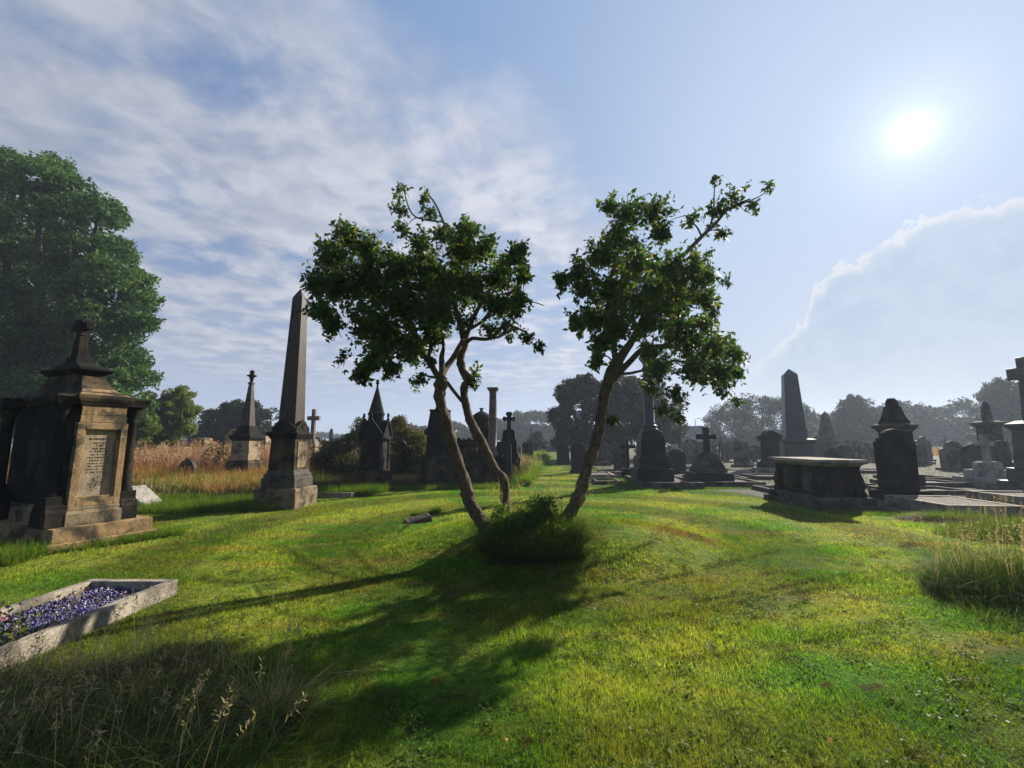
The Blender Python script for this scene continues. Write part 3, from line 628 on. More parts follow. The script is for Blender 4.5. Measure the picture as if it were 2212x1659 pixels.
def hs(u, vb, wpx, vt, shape, mt, label, group='headstones in the rows on the right', t_=None, rz=None, tilt=0, base=True, lean=0):
    x, y = at(u, vb); w = wpx/933*y*.98; h = D(u, vt, y).z
    o = thing('headstone', label, 'headstone', (x, y, -.02), GA if rz is None else rz, group)
    t_ = t_ or max(.09, w*.13); s = o
    T = TR(0, 0, 0, 0, R(tilt), R(lean))
    MB().prism(outline(shape, w, h), -t_/2, t_/2, T).build('slab', mt, o, .012)
    if shape in ('round', 'shoulder', 'gothic', 'gable', 'low'):   # a raised face inside a sunk margin
        wi = w*.80; MB().prism([(a, b+.16*h) for a, b in outline(shape, wi, h*.78)], -t_/2-.014, -t_/2+.004, T).build('sunk_face', mt, o, 0)
    if base: MB().stack([(w*1.25, t_*2.6, 0), (w*1.25, t_*2.6, h*.09), (w*1.12, t_*1.9, h*.11)]).build('base', mt, o, .012)
    return o
def kerb(x, y, w, l, h, mt, label, rz=None, b=.13, fill='gravel', fz=.6, z=0, group='kerbed grave plots'):
    o = thing('grave_kerb', label, 'grave kerb', (x, y, z-.02), GA if rz is None else rz, group)
    k = MB(); k.box(0, -l/2+b/2, 0, h, w, b).box(0, l/2-b/2, 0, h, w, b)
    k.box(-w/2+b/2, 0, 0, h-.003, b, l-2*b).box(w/2-b/2, 0, 0, h-.003, b, l-2*b); k.build('kerb_frame', mt, o, .01)
    f = MB(); n = 9; vs = []; r = random.Random(int(x*31+y*7))
    for j in range(n):
        for i in range(n): vs.append((-w/2+b+(w-2*b)*i/(n-1), -l/2+b+(l-2*b)*j/(n-1), h*fz+r.uniform(-.012, .012)))
    f.add(vs, [(j*n+i, j*n+i+1, (j+1)*n+i+1, (j+1)*n+i) for j in range(n-1) for i in range(n-1)]); f.build('gravel_bed', fill, o, 0)
    return o
def cross(u, vb, wpx, vt, mt, label, steps=3, foot=.5, th=.16, arm=.68, lean=0, name='stone_cross', group=None, rz=None, thick=None):
    x, y = at(u, vb); w = wpx/933*y*.98; H = D(u, vt, y).z
    o = thing(name, label, 'cross', (x, y, -.02), GA if rz is None else rz, group); s = MB(); z = 0
    for k in range(steps):
        ww = foot*(1+.42*(steps-1-k)); s.stack([(ww, ww, z), (ww, ww, z+.15*min(1, foot*2)), (ww*.96, ww*.96, z+.16*min(1, foot*2))]); z += .16*min(1, foot*2)
    s.build('stepped_base', mt, o, .012)
    k = th*min(1, w); tt = thick or k*.8
    MB().prism([(a, b_+z) for a, b_ in cross_outline(w, H-z, k, arm)], -tt/2, tt/2, TR(0, 0, 0, 0, 0, R(lean))).build('cross', mt, o, .01)
    return o

# N. the column on a big stepped pedestal
Nk = kerb(5.72, 16.95, 2.1, 3.3, .24, 'kerb', 'wide gravel-filled kerb at the lawn edge, the tall granite column standing in it', group=None, fz=.75)
N = thing('column_monument', 'tall grey granite column on a massive dark pedestal, its top hidden by the right-hand tree', 'column', (5.36, 16.9, .17), GA); N.scale = (.9, .9, 1)
MB().stack([(1.46, 1.46, 0), (1.46, 1.46, .42), (1.40, 1.40, .46)]).stack([(1.24, 1.24, .46), (1.24, 1.24, .84), (1.12, 1.12, .94)]).build('base', 'black', N, .015)
MB().stack([(1.02, 1.02, .94), (.99, .99, 1.42), (1.0, 1.0, 1.46), (.94, .94, 1.6), (.80, .80, 1.82), (.66, .66, 1.90)]).build('pedestal', 'black', N, .02)
MB().lathe([(.36, 1.88), (.37, 1.93), (.30, 1.97), (.29, 2.0), (.33, 2.03), (.33, 2.07), (.25, 2.11), (.235, 2.14), (.26, 2.16), (.225, 2.19), (.215, 3.2), (.185, 4.5), (.20, 4.53), (.18, 4.56)], 28).build('shaft', 'bluegrey', N, 0)
MB().stack([(.36, .36, 4.56), (.42, .42, 4.62), (.56, .56, 4.74), (.58, .58, 4.76), (.58, .58, 4.84)]).build('capital', 'bluegrey', N, .006)
MB().lathe([(.15, 4.84), (.16, 4.88), (.08, 4.92), (.09, 4.95), (.22, 5.08), (.25, 5.22), (.20, 5.30), (.23, 5.33), (.10, 5.40), (.04, 5.46)], 18).build('urn', 'bluegrey', N, 0)
# cross on a pyramidal foot
kerb(7.95, 16.75, 2.3, 2.0, .22, 'kerb', 'low dark kerb at the lawn edge under the cross with a pyramid foot', group=None, fz=.7)
X = thing('stone_cross', 'dark stone cross rising from a steep pyramid foot, just right of the big column', 'cross', (7.55, 16.95, .15), GA)
MB().stack([(1.38, 1.38, 0), (1.38, 1.38, .30), (1.34, 1.34, .33)]).build('plinth', 'black', X, .015)
MB().stack([(1.08, 1.08, .33), (1.06, 1.06, .40), (.62, .62, .88), (.36, .36, 1.04), (.34, .34, 1.08)]).build('pyramid_foot', 'grey', X, .008)
MB().prism([(a, b_+1.06) for a, b_ in cross_outline(.72, .98, .20, .62)], -.095, .095).build('cross', 'black', X, .012)
cross(1357, 1034, 34, 948, 'black', 'tall plain black cross on black steps, left of the big column', 3, .52, .20, .74)
cross(1307, 1006, 16, 955, 'grey', 'slim cross on a square block, shaded, between the trunk and the shouldered stone', 2, .5, .14, .72)
cross(1553, 993, 20, 951, 'soot', 'dark cross tilting to one side on a rocky foot behind the pyramid-footed cross', 2, .62, .20, .66, lean=5)
cross(1616, 1006, 24, 960, 'pale', 'small white cross on white steps among the low kerbs', 3, .42, .16, .66)
H_ = [(1217, 1004, 27, 958, 'round', 'soot', 'dark round-topped headstone beside the mown path, first before the big shady tree'),
 (1252, 1022, 34, 955, 'round', 'black', 'broad black round-topped headstone close behind the right-hand trunk, left of it'),
 (1340, 1020, 27, 956, 'shoulder', 'grey', 'grey shouldered headstone left of the tall plain black cross'),
 (1448, 1002, 25, 961, 'gable', 'buff', 'pale gabled headstone peeping from behind the black horseshoe-topped headstone'),
 (1464, 1023, 42, 969, 'waist', 'black', 'black headstone with a horseshoe-shaped top on a narrower foot, right of the big column'),
 (1495, 1001, 36, 947, 'round', 'ochre2', 'tall weathered round-topped headstone between the black horseshoe-topped stone and the pyramid-footed cross'),
 (1527, 992, 15, 949, 'gable', 'soot', 'narrow dark headstone just behind the top of the pyramid-footed cross'),
 (1593, 991, 28, 947, 'gothic', 'ochre2', 'weathered pointed headstone left of the small white cross'),
 (1632, 993, 24, 958, 'gable', 'black', 'dark sloping-topped headstone right behind the small white cross'),
 (1768, 1006, 34, 940, 'gable', 'granite', 'headstone with a bright sloping top edge, right of the large obelisk'),
 (1817, 988, 17, 953, 'round', 'granite', 'small round-topped headstone right of the small far obelisk'),
 (1847, 992, 18, 953, 'shoulder', 'grey', 'shouldered headstone above the middle of the table tomb, yellow field on its right'),
 (1868, 997, 20, 955, 'gothic', 'soot', 'pointed dark headstone just left of the great ivy-dark headstone'),
 (1998, 1003, 30, 942, 'shoulder', 'granite', 'tall shouldered headstone directly right of the great dark headstone'),
 (2066, 1016, 56, 951, 'shoulder', 'ochre2', 'broad rounded headstone near the right edge, left of the pale urn monument'),
 (2108, 1032, 46, 958, 'low', 'grey', 'low dark headstone overlapped by the pale stepped cross at the right'),
 (2174, 1028, 30, 950, 'round', 'grey', 'round-topped headstone between the pale stepped cross and the towering cross')]
for u, vb, w, vt, s_, mt, lb in H_: hs(u, vb, w, vt, s_, mt, lb, tilt=random.uniform(-4, 4), lean=random.uniform(-2.6, 2.6))
# beside the path on the left, beyond the cross with lobed arms
for u, vb, w, vt, s_, mt, lb in [
 (1120, 1006, 15, 957, 'low', 'buff', 'curved-topped headstone with a sunlit edge, nearest in the row along the path'),
 (1134, 1000, 15, 955, 'round', 'soot', 'dark round-topped headstone, second in the row along the path, dry stalks before it'),
 (1146, 994, 14, 953, 'low', 'soot', 'dark low-arched headstone, third in the row along the path'),
 (1157, 986, 10, 955, 'gothic', 'soot', 'small pointed headstone where the long green grass along the path ends')]:
    hs(u, vb, w, vt, s_, mt, lb, 'headstones along the left of the path', rz=R(-40))
# Q. the great headstone
kerb(10.35, 10.5, 1.55, 1.9, .27, 'kerbpale', 'pale-edged kerb with pinkish gravel at the foot of the great dark headstone', rz=R(-7), group=None, fz=.93)
Q = thing('headstone', 'great broad dark headstone with stepped shoulders, right of the table tomb', 'headstone', (10.95, 12.5, 0), R(-6)); Q.scale = (.84, .9, 1)
MB().stack([(1.55, .6, 0), (1.55, .6, .24), (1.5, .55, .27)]).build('base', 'soot', Q, .015)
qo = [(-.56, .27), (.56, .27), (.60, 1.60), (.50, 1.66), (.50, 1.74), (.40, 1.76), (.36, 1.86), (.22, 1.95), (0, 1.99), (-.22, 1.95), (-.36, 1.86), (-.40, 1.76), (-.50, 1.74), (-.50, 1.66), (-.60, 1.60)]
MB().prism(qo, -.11, .11).build('slab', 'soot', Q, .015)
MB().prism([(a*.84, .27+(b_-.27)*.9+.03) for a, b_ in qo], -.125, -.10).build('sunk_face', 'soot', Q, 0)
# bell-roofed monument behind it
Wx = thing('bell_roof_monument', 'bell-roofed monument with a stone knob, rising behind the great dark headstone', 'monument', (D(1941, 1000, 15.6).x, 15.6, 0), R(-8)); Wx.scale = (.62, .62, 1)
MB().stack([(1.5, 1.5, 0), (1.5, 1.5, .5)]).stack([(1.12, 1.12, .5), (1.08, 1.08, 1.98)]).build('die', 'soot', Wx, .015)
MB().stack([(1.12, 1.12, 1.98), (1.48, 1.48, 2.14), (1.5, 1.5, 2.18), (1.5, 1.5, 2.22), (1.1, 1.1, 2.28)]).build('cornice', 'grey', Wx, .006)
MB().stack([(1.06, 1.06, 2.26), (.98, .98, 2.34), (.78, .78, 2.52), (.62, .62, 2.76), (.54, .54, 2.9)]).build('bell_roof', 'soot', Wx, .006)
MB().lathe([(.24, 2.88), (.30, 2.92), (.32, 3.0), (.27, 3.05), (.26, 3.1), (.20, 3.14), (.19, 3.18), (.02, 3.19)], 14).build('knob', 'soot', Wx, 0)
# P. the table tomb
P = thing('table_tomb', 'big table tomb with a pale flat slab on dark carved sides, at the lawn edge', 'tomb', (7.95, 11.55, -.02), R(-3)); P.scale = (.86, .86, 1.07)
MB().stack([(1.70, 2.9, 0), (1.70, 2.9, .14)]).stack([(1.5, 2.66, .14), (1.5, 2.66, .26), (1.40, 2.54, .30)]).build('plinth', 'grey', P, .015)
pbm = MB().stack([(1.04, 2.16, .30), (1.00, 2.12, .98)])
for sx in (-1, 1):
    for sy in (-1, 0, 1): # bulging baluster-shaped legs
        pbm.stack([(.34, .34, .30), (.34, .34, .38), (.26, .26, .42), (.32, .32, .50), (.30, .30, .62), (.20, .22, .80), (.16, .18, .92), (.24, .24, .98)], sx*.50, sy*.96)
for sy in (-1, 1):
    pbm.stack([(.52, .05, .36), (.52, .05, .90)], 0, sy*1.07)
pbm.build('carved_body', 'soot', P, .012)
for sx in (-1, 1):
    for yy in (-.48, .48): MB().prism([(-.24, .38), (.24, .38), (.24, .72)]+arc(0, .70, .24, 5, 175, 8)+[(-.24, .72)], -.02, .02, TR(sx*.515, yy, 0, R(90))).build('side_panel', 'grey', P, .008)
MB().stack([(1.12, 2.26, .98), (1.22, 2.38, 1.02), (1.34, 2.52, 1.045), (1.40, 2.60, 1.06), (1.40, 2.60, 1.09), (1.35, 2.55, 1.10), (1.35, 2.55, 1.125), (1.30, 2.50, 1.13)]).build('ledger_slab', 'kerbpale', P, .006)
# O. the large obelisk on the right, the small one, the pedimented pillar
ox, oy = at(1722, 1009)
O = thing('obelisk', 'large dark obelisk right of centre, hazy against the sky, behind the table tomb', 'obelisk', (ox, oy, 0), R(-20), 'obelisks')
MB().stack([(2.1, 2.1, 0), (2.1, 2.1, .5)]).stack([(1.6, 1.6, .5), (1.56, 1.56, 1.5)]).build('die', 'bluegrey', O, .015)
MB().stack([(1.6, 1.6, 1.5), (1.95, 1.95, 1.66), (1.95, 1.95, 1.78), (1.5, 1.5, 1.86)]).build('cap', 'bluegrey', O, .008)
OT = D(1711, 797, oy).z
MB().stack([(1.22, 1.22, 1.84), (.78, .78, OT-.42), (.03, .03, OT)]).build('shaft', 'bluegrey', O, .008)
ox, oy = at(1791, 993); OT = D(1791, 889, oy).z
O2 = thing('obelisk', 'small slim far obelisk between the large obelisk and the round dark tree', 'obelisk', (ox, oy, 0), GA, 'obelisks')
MB().stack([(1.6, 1.6, 0), (1.6, 1.6, .5)]).stack([(1.2, 1.2, .5), (1.15, 1.15, 1.5), (1.35, 1.35, 1.6), (1.35, 1.35, 1.7)]).build('die', 'grey', O2, .01)
MB().stack([(1.0, 1.0, 1.7), (.42, .42, OT-.3), (.02, .02, OT)]).build('shaft', 'grey', O2, .008)
ox, oy = at(1667, 1016); OT = D(1667, 930, oy).z
Pp = thing('pediment_pillar', 'squat square pillar monument with a little pediment roof, left of the large obelisk', 'monument', (ox, oy, 0), GA)
MB().stack([(1.2, 1.0, 0), (1.2, 1.0, .4), (.95, .8, .5), (.80, .62, .56), (.76, .58, OT-.62)]).build('die', 'soot', Pp, .012)
MB().stack([(.80, .62, OT-.62), (1.02, .84, OT-.50), (1.02, .84, OT-.36)]).prism([(-.56, OT-.36), (.56, OT-.36), (.54, OT-.30), (0, OT), (-.54, OT-.30)], -.46, .46).build('pediment', 'soot', Pp, .008)
# right edge: urn monument, pale stepped cross, towering cross
ox, oy = at(2128, 1018); ox += .55; OT = D(2128, 866, oy).z
U_ = thing('urn_monument', 'pedestal monument with a bell-shaped draped urn under a wide cap, near the right edge', 'monument', (ox, oy, 0), GA); U_.scale = (.72, .72, 1)
k = OT/4.0
MB().stack([(1.6*k, 1.6*k, 0), (1.6*k, 1.6*k, .5*k)]).stack([(1.1*k, 1.1*k, .5*k), (1.0*k, 1.0*k, 2.5*k)]).build('die', 'grey', U_, .012)
MB().stack([(1.05*k, 1.05*k, 2.5*k), (1.5*k, 1.5*k, 2.66*k), (1.5*k, 1.5*k, 2.76*k), (.8*k, .8*k, 2.86*k)]).build('cap', 'grey', U_, .006)
MB().lathe([(.30*k, 2.84*k), (.32*k, 2.95*k), (.34*k, 3.1*k), (.28*k, 3.4*k), (.24*k, 3.7*k), (.14*k, 3.9*k), (.03*k, 4*k)], 14).build('urn', 'grey', U_, 0)
ox, oy = at(2140, 1052)
V_ = thing('stepped_cross', 'pale granite cross on broad pale steps near the right edge', 'cross', (ox, oy, 0), GA)
MB().stack([(1.5, 1.2, 0), (1.5, 1.2, .34), (1.46, 1.16, .36)]).stack([(1.02, .82, .36), (1.02, .82, .60), (.98, .78, .62)]).stack([(.64, .5, .62), (.60, .46, .86), (.4, .34, .92)]).build('stepped_base', 'pale', V_, .012)
MB().prism([(a, b_+.92) for a, b_ in cross_outline(.56, .95, .17, .66)], -.08, .08).build('cross', 'pale', V_, .01)
kerb(ox+.1, oy-1.35, 1.7, 1.7, .2, 'kerbpale', 'pale kerbed plot in front of the pale stepped cross', fz=.9, group=None)
ox, oy = D(2206, 1000, 13.5).x, 13.5
W_ = thing('towering_cross', 'towering dark stone cross cut by the right edge of the view', 'cross', (ox+.62, oy, 0), R(-8)); W_.scale = (.82, .82, 1)
MB().stack([(1.7, 1.7, 0), (1.7, 1.7, .4)]).stack([(1.3, 1.3, .4), (1.3, 1.3, .8)]).stack([(1.0, 1.0, .8), (.88, .88, 2.0)]).build('pedestal', 'granite', W_, .012)
MB().stack([(.9, .9, 2.0), (1.12, 1.12, 2.1), (1.12, 1.12, 2.18), (.7, .7, 2.28)]).build('cap', 'granite', W_, .008)
MB().prism([(a, b_+2.26) for a, b_ in [(-.27, 0), (.27, 0), (.19, 1.30), (.56, 1.30), (.56, 1.66), (.19, 1.66), (.19, 2.02), (-.19, 2.02), (-.19, 1.66), (-.56, 1.66), (-.56, 1.30), (-.19, 1.30)]], -.16, .16).build('cross', 'granite', W_, .012)
# kerbed plots between the stones
KB = [(8.9, 19.4, 2.3, 1.6, 'pale-topped kerb just behind the pyramid-footed cross'), (10.3, 22.0, 2.6, 1.7, 'long low kerb left of the small white cross'),
 (12.0, 19.6, 2.8, 1.6, 'low kerb with rough gravel left of the pedimented pillar'), (9.3, 14.2, 2.2, 2.0, 'kerb with gravel and weeds just behind the table tomb, to its left'),
 (13.0, 23.8, 2.5, 1.7, 'kerb at the foot of the small white cross'), (11.7, 16.4, 2.2, 1.7, 'kerb behind the far end of the table tomb'),
 (13.2, 14.3, 2.2, 1.5, 'low pale kerb to the right behind the great dark headstone'), (14.6, 12.2, 2.6, 1.5, 'long pale-edged kerb with gravel right of the great dark headstone'),
 (15.3, 16.6, 2.4, 1.6, 'low kerb in front of the tall shouldered headstone'), (17.6, 19.2, 2.4, 1.6, 'low kerb before the broad rounded headstone'),
 (3.95, 20.3, 1.3, 2.2, 'pale broken kerb beside the path, close behind the right-hand trunk'), (5.3, 22.6, 1.6, 2.0, 'stony kerb in front of the grey shouldered headstone'),
 (3.75, 17.55, 1.0, 1.5, 'low reddish kerb left of the tall black cross'), (15.8, 24.6, 2.6, 1.8, 'kerb between the pedimented pillar and the large obelisk'),
 (19.5, 23.5, 2.6, 1.8, 'far low kerb right of the large obelisk'), (7.9, 24.5, 2.2, 1.8, 'far kerb behind the black horseshoe-topped headstone'),
 (13.5, 10.1, 2.2, 1.2, 'shallow kerb behind the grass heap near the right edge'), (18.2, 15.4, 2.4, 1.6, 'low kerb at the foot of the towering cross'),
 (11.4, 26.5, 2.4, 1.8, 'far kerb in front of the weathered pointed headstone')]
for i, (x, y, w, l, lb) in enumerate(KB): kerb(x, y, w, l, (.16, .22, .19)[i % 3], ('kerb', 'kerbpale', 'kerb')[i % 3], lb, rz=GA+R(random.uniform(-3, 3)), fz=(.5, .8, .65)[i % 3], b=.12)
# far stones too small to tell apart
r = random.Random(11); shp = ['round', 'shoulder', 'gothic', 'gable', 'low', 'flat']; protos = []
for k in range(6):
    o = bpy.data.objects.new('headstone', None)
protos = []
for k in range(92):
    if k < 50: yy = r.uniform(34, 72); xx = r.uniform(.24, 1.18)*yy
    elif k < 60: yy = r.uniform(26, 46); xx = .165*yy+r.uniform(0, 2.0)
    elif k < 72: yy = r.uniform(30, 70); xx = r.uniform(.60, 1.15)*yy
    else: yy = r.uniform(27, 38); xx = r.uniform(.42, 1.12)*yy
    if k < 8:
        w = r.uniform(.7, .95); h = r.uniform(1.1, 1.9)
        o = thing('headstone', '', 'headstone', (xx, yy, 0), GA+R(r.uniform(-8, 8)))
        if k % 4 == 3: MB().prism(cross_outline(.7, h+.3, .18), -.08, .08).build('slab', 'grey', o, .01)
        else: MB().prism(outline(shp[k % 6], w, h), -.08, .08, TR(0, 0, 0, 0, R(r.uniform(-3, 3)))).build('slab', ('grey', 'ochre2', 'soot', 'granite')[k % 4], o, .01)
        MB().stack([(w*1.3, .4, 0), (w*1.3, .4, .16)]).build('base', 'grey', o, .01); protos.append(o)
    else:
        s = protos[k % 8]; o = s.copy(); COL.objects.link(o); o.location = (xx, yy, 0); o.rotation_euler.z = GA+R(r.uniform(-10, 10)); q = r.uniform(.75, 1.25); o.scale = (q, q, q)
        for ch in s.children: c = ch.copy(); COL.objects.link(c); c.parent = o
    o['group'] = 'small far headstones'; o['label'] = 'small grey stone far off in the hazy rows before the distant trees'; o['category'] = 'headstone'
# ---------------- further things on the left ----------------
def ped(u, vb, wpx, vt, mt, mc, label, name='pedestal_tomb', rz=None):
    x, y = at(u, vb); w = wpx/933*y*.8; h = D(u, vt, y).z
    o = thing(name, label, 'monument', (x, y, 0), GA if rz is None else rz)
    MB().stack([(w*1.3, w*1.3, 0), (w*1.3, w*1.3, h*.2)]).stack([(w, w, h*.2), (w*.95, w*.95, h*.72)]).build('die', mt, o, .012)
    MB().stack([(w*.95, w*.95, h*.72), (w*1.2, w*1.2, h*.78), (w*1.2, w*1.2, h*.84), (w*.85, w*.85, h*.88), (w*.8, w*.8, h*.98), (w*.5, w*.5, h)]).build('cap', mc, o, .008)
    return o
ped(383, 1003, 32, 950, 'buff', 'soot', 'square pedestal tomb with a dark cap in the straw grass, under the light green tree')
ped(434, 1006, 36, 946, 'ochre2', 'ochre', 'pedestal tomb with a yellow sunlit cap in the straw grass, before the dark round tree')
ped(503, 1008, 28, 927, 'buff', 'ochre', 'tall pale pedestal with a yellow cap, immediately left of the slender spire')
ped(566, 1012, 26, 942, 'buff', 'buff', 'pale gabled pedestal half hidden behind the slender spire')
ped(686, 985, 18, 944, 'grey', 'grey', 'grey domed tomb far behind, right of the tall obelisk')
hs(402, 1040, 44, 987, 'gothic', 'black', 'black pointed bullet-shaped headstone sunk in the straw grass at the left', None, base=False, t_=.16)
for u, vb, vt, w, lb in ((713, 985, 925, 8, 'thin dark obelisk far off above the brambles, right of the tall obelisk'), (905, 985, 928, 9, 'thin dark obelisk far off between the gothic tower and the broad black monument'), (1148, 975, 922, 6, 'thin dark spire far off above the row of stones by the path')):
    x, y = at(u, vb); h = D(u, vt, y).z; k = w/933*y
    o = thing('obelisk', lb, 'obelisk', (x, y, 0), GA, 'obelisks')
    MB().stack([(k*2, k*2, 0), (k*2, k*2, h*.18)]).stack([(k*1.5, k*1.5, h*.18), (k*1.4, k*1.4, h*.34), (k*1.7, k*1.7, h*.36)]).build('die', 'soot', o, .01)
    MB().stack([(k, k, h*.36), (k*.6, k*.6, h*.94), (.02, .02, h)]).build('shaft', 'soot', o, .01)
x, y = at(322, 1010); o = thing('marker_pole', 'thin pale upright pole in the straw grass right of the great stone monument', 'pole', (x, y, 0))
MB().tube([(0, 0, 0), (0, 0, D(322, 938, y).z)], [.035, .03], 8).build('pole', 'metal', o, 0); MB().lathe([(.03, D(322, 938, y).z), (.05, D(322, 938, y).z+.02), (.01, D(322, 938, y).z+.08)], 8).build('pole_cap', 'metal', o, 0)
# low wedge stone with a carved wreath
x, y = -9.3, 10.9
o = thing('wreath_stone', 'low pale wedge-topped stone carved with a ring, in long grass behind the great monument', 'stone', (x, y, -.02), R(-12))
MB().prism([(-.5, 0), (.62, 0), (.56, .20), (.0, .56), (-.36, .50), (-.5, .34)], -.26, .26).build('block', 'pale', o, .02)
rg = MB()
for k in range(14): a = 2*math.pi*k/14; rg.lathe([(.003, -.012), (.018, 0), (.003, .012)], 6, T=TR(.02+.085*math.cos(a), -.262, .28+.085*math.sin(a)))
rg.build('carved_ring', 'grey', o, 0)
x, y = at(343, 1046); o = thing('fallen_slab', 'dark fallen slab lying in the straw grass left of the bullet-shaped headstone', 'stone', (x, y, .30), R(10))
MB().stack([(1.0, .6, -.3), (1.0, .6, -.15), (.9, .5, -.02)]).build('slab', 'black', o, .03)
# low kerb beside the gothic tower
kerb(-5.4, 13.75, 1.5, 1.5, .16, 'kerbpale', 'pale low kerb overgrown with bright grass before the gothic tower', fill='gsoil', group=None)
# sunken stone on the lawn
x, y = G(905, 1122, .05).x, G(905, 1122, .05).y
o = thing('sunken_stone', 'small grey block half sunk and tilted in the lawn left of the leaning trunk', 'stone', (x, y, gz(x, y)-.05), R(28))
MB().stack([(.50, .30, -.05), (.50, .30, .13), (.48, .28, .15)], T=TR(0, 0, 0, 0, R(5), R(-13))).build('block', 'kerb', o, .012)
MB().stack([(.34, .20, .0), (.34, .20, .012)], T=TR(0, -.01, .148, 0, R(5), R(-13))).build('raised_panel', 'grey', o, .004)
# dark low tomb closing the path far away
x, y = at(1180, 976); o = thing('low_tomb', 'low dark tomb closing the far end of the mown path', 'tomb', (x, y, 0), GA)
MB().stack([(3.6, 1.6, 0), (3.6, 1.6, .9)]).build('body', 'soot', o, .02); MB().stack([(3.9, 1.9, .9), (3.9, 1.9, 1.05)]).build('lid', 'grey', o, .01)
# street lamp and a small roof far off
p = D(1500, 940, 85); o = thing('street_lamp', 'thin street lamp far off beyond the trees, between the two tree masses', 'street lamp', (p.x+.3, 85, 0))
hh = D(1500, 905, 85).z; MB().tube([(0, 0, 0), (0, 0, hh)], [.09, .06], 8).build('pole', 'metal', o, 0); MB().tube([(0, 0, hh), (.5, 0, hh+.12), (1.1, 0, hh+.15)], [.05, .05, .09], 6).build('lamp_head', 'metal', o, 0)
p = D(1493, 940, 70); o = thing('lodge', 'small gabled building far off at the right edge of the big shady tree', 'building', (p.x, 70, 0), R(25))
MB().box(0, 0, 0, 2.4, 5, 4).prism([(-2.5, 2.4), (2.5, 2.4), (0, 3.9)], -1.99, 1.99).build('wall', 'render', o, 0)
MB().add([(-2.8, -2.3, 2.25), (-2.8, 2.3, 2.25), (0, 2.3, 4.05), (0, -2.3, 4.05)], [(0, 1, 2, 3)]).add([(2.8, -2.3, 2.25), (2.8, 2.3, 2.25), (0, 2.3, 4.05), (0, -2.3, 4.05)], [(3, 2, 1, 0)])
rfb = MB(); 
for sg in (-1, 1): rfb.add([(sg*2.8, -2.3, 2.25), (sg*2.8, 2.3, 2.25), (0, 2.3, 4.05), (0, -2.3, 4.05), (sg*2.8, -2.3, 2.4), (sg*2.8, 2.3, 2.4), (0, 2.3, 4.2), (0, -2.3, 4.2)], [(0, 1, 2, 3), (7, 6, 5, 4), (0, 4, 5, 1), (0, 3, 7, 4), (1, 5, 6, 2)])
rfb.build('roof', 'slate', o, 0)
# kerbed grave with blue chippings in the left foreground
BG = thing('chippings_grave', 'pale stone kerb grave filled with violet-blue chippings in the left foreground', 'grave', (-4.05, 3.68, -.02), R(-1))
w, l, h, b_ = .94, 2.35, .175, .085
kb = MB(); kb.box(0, l/2-b_/2, 0, h, w, b_).box(0, -l/2+b_/2, 0, h, w, b_).box(-w/2+b_/2, 0, 0, h-.002, b_, l-2*b_).box(w/2-b_/2, 0, 0, h-.002, b_, l-2*b_); kb.build('kerb_frame', 'kerbpale', BG, .006)
rr = np.random.default_rng(3); n = 5200
ox_ = rr.uniform(-w/2+b_, w/2-b_, n); oy_ = rr.uniform(-l/2+b_, l/2-b_, n); oz_ = .085+rr.uniform(0, .025, n)+.02*np.sin(ox_*9)*np.sin(oy_*5)
cc = np.stack([ox_, oy_, oz_], 1); rot = unit(rr.normal(size=(n, 3))); s2_ = unit(np.cross(rot, rr.normal(size=(n, 3)))); s3_ = np.cross(rot, s2_); sz = rr.uniform(.008, .016, n)[:, None]
vs = np.stack([cc+rot*sz, cc+s2_*sz, cc+s3_*sz, cc-rot*sz, cc-s2_*sz, cc-s3_*sz], 1).reshape(-1, 3)
fcs = np.array([(0, 1, 2), (0, 2, 4), (0, 4, 5), (0, 5, 1), (3, 2, 1), (3, 4, 2), (3, 5, 4), (3, 1, 5)]); fcs = ((np.arange(n)*6)[:, None, None]+fcs[None]).reshape(-1, 3)
npmesh('chippings', vs, 3, 'blue', BG, faces=fcs, kind='stuff')
MB().box(0, 0, 0, .085, w-2*b_, l-2*b_).build('bed', 'gsoil', BG, 0)

rr = np.random.default_rng(13); n = 420; e_ = rr.random(n) < .6
X_ = np.where(e_, np.sign(rr.normal(size=n))*(w/2-b_-np.abs(rr.normal(size=n))*.03), rr.uniform(-.36, .36, n)); Y_ = rr.uniform(-1.05, 1.05, n)
npmesh('weeds_and_litter', leaves(np.stack([X_, Y_, .115+rr.random(n)*.03], 1), .03, np.tile([[0, 0, 1.0]], (n, 1)), .5, .6, 0, rr), 4, 'clip', BG, kind='stuff')
# ---------------- vegetation ----------------
def poly(p, y): return [D(u, v, y if not isinstance(y, (list, tuple)) else y[i]) for i, (u, v, *_) in enumerate(p)]
def lobes_leaves(L, n, size, sub=9, subr=.36, rng=RNG, asp=.55, shell=.25, droop=.3, flat=.85):
    """L = [(centre, radius)]: leaves on clumps that sit on the lobes"""
    C = np.array([list(c) for c, r in L]); Rr = np.array([r for c, r in L]); w = Rr**2/np.sum(Rr**2)
    out = []
    for i in range(len(L)):
        k = max(40, int(n*w[i])); ns_ = max(4, int(sub*(1+Rr[i]*.4)))
        sd_ = unit(rng.normal(size=(ns_, 3))); sc_ = C[i]+sd_*Rr[i]*rng.uniform(.55, .86, (ns_, 1))*np.array([1, 1, flat]); sr = Rr[i]*subr*rng.uniform(.6, 1.3, ns_)
        j = rng.integers(0, ns_, k); d = unit(rng.normal(size=(k, 3))); d[:, 2] = d[:, 2]*.75
        P_ = sc_[j]+d*(sr[j]*(1-shell*rng.random(k)**1.5+.12*rng.normal(size=k)*.5))[:, None]
        out.append(leaves(P_, size, d, asp, 1.0, droop, rng))
    return np.concatenate(out)
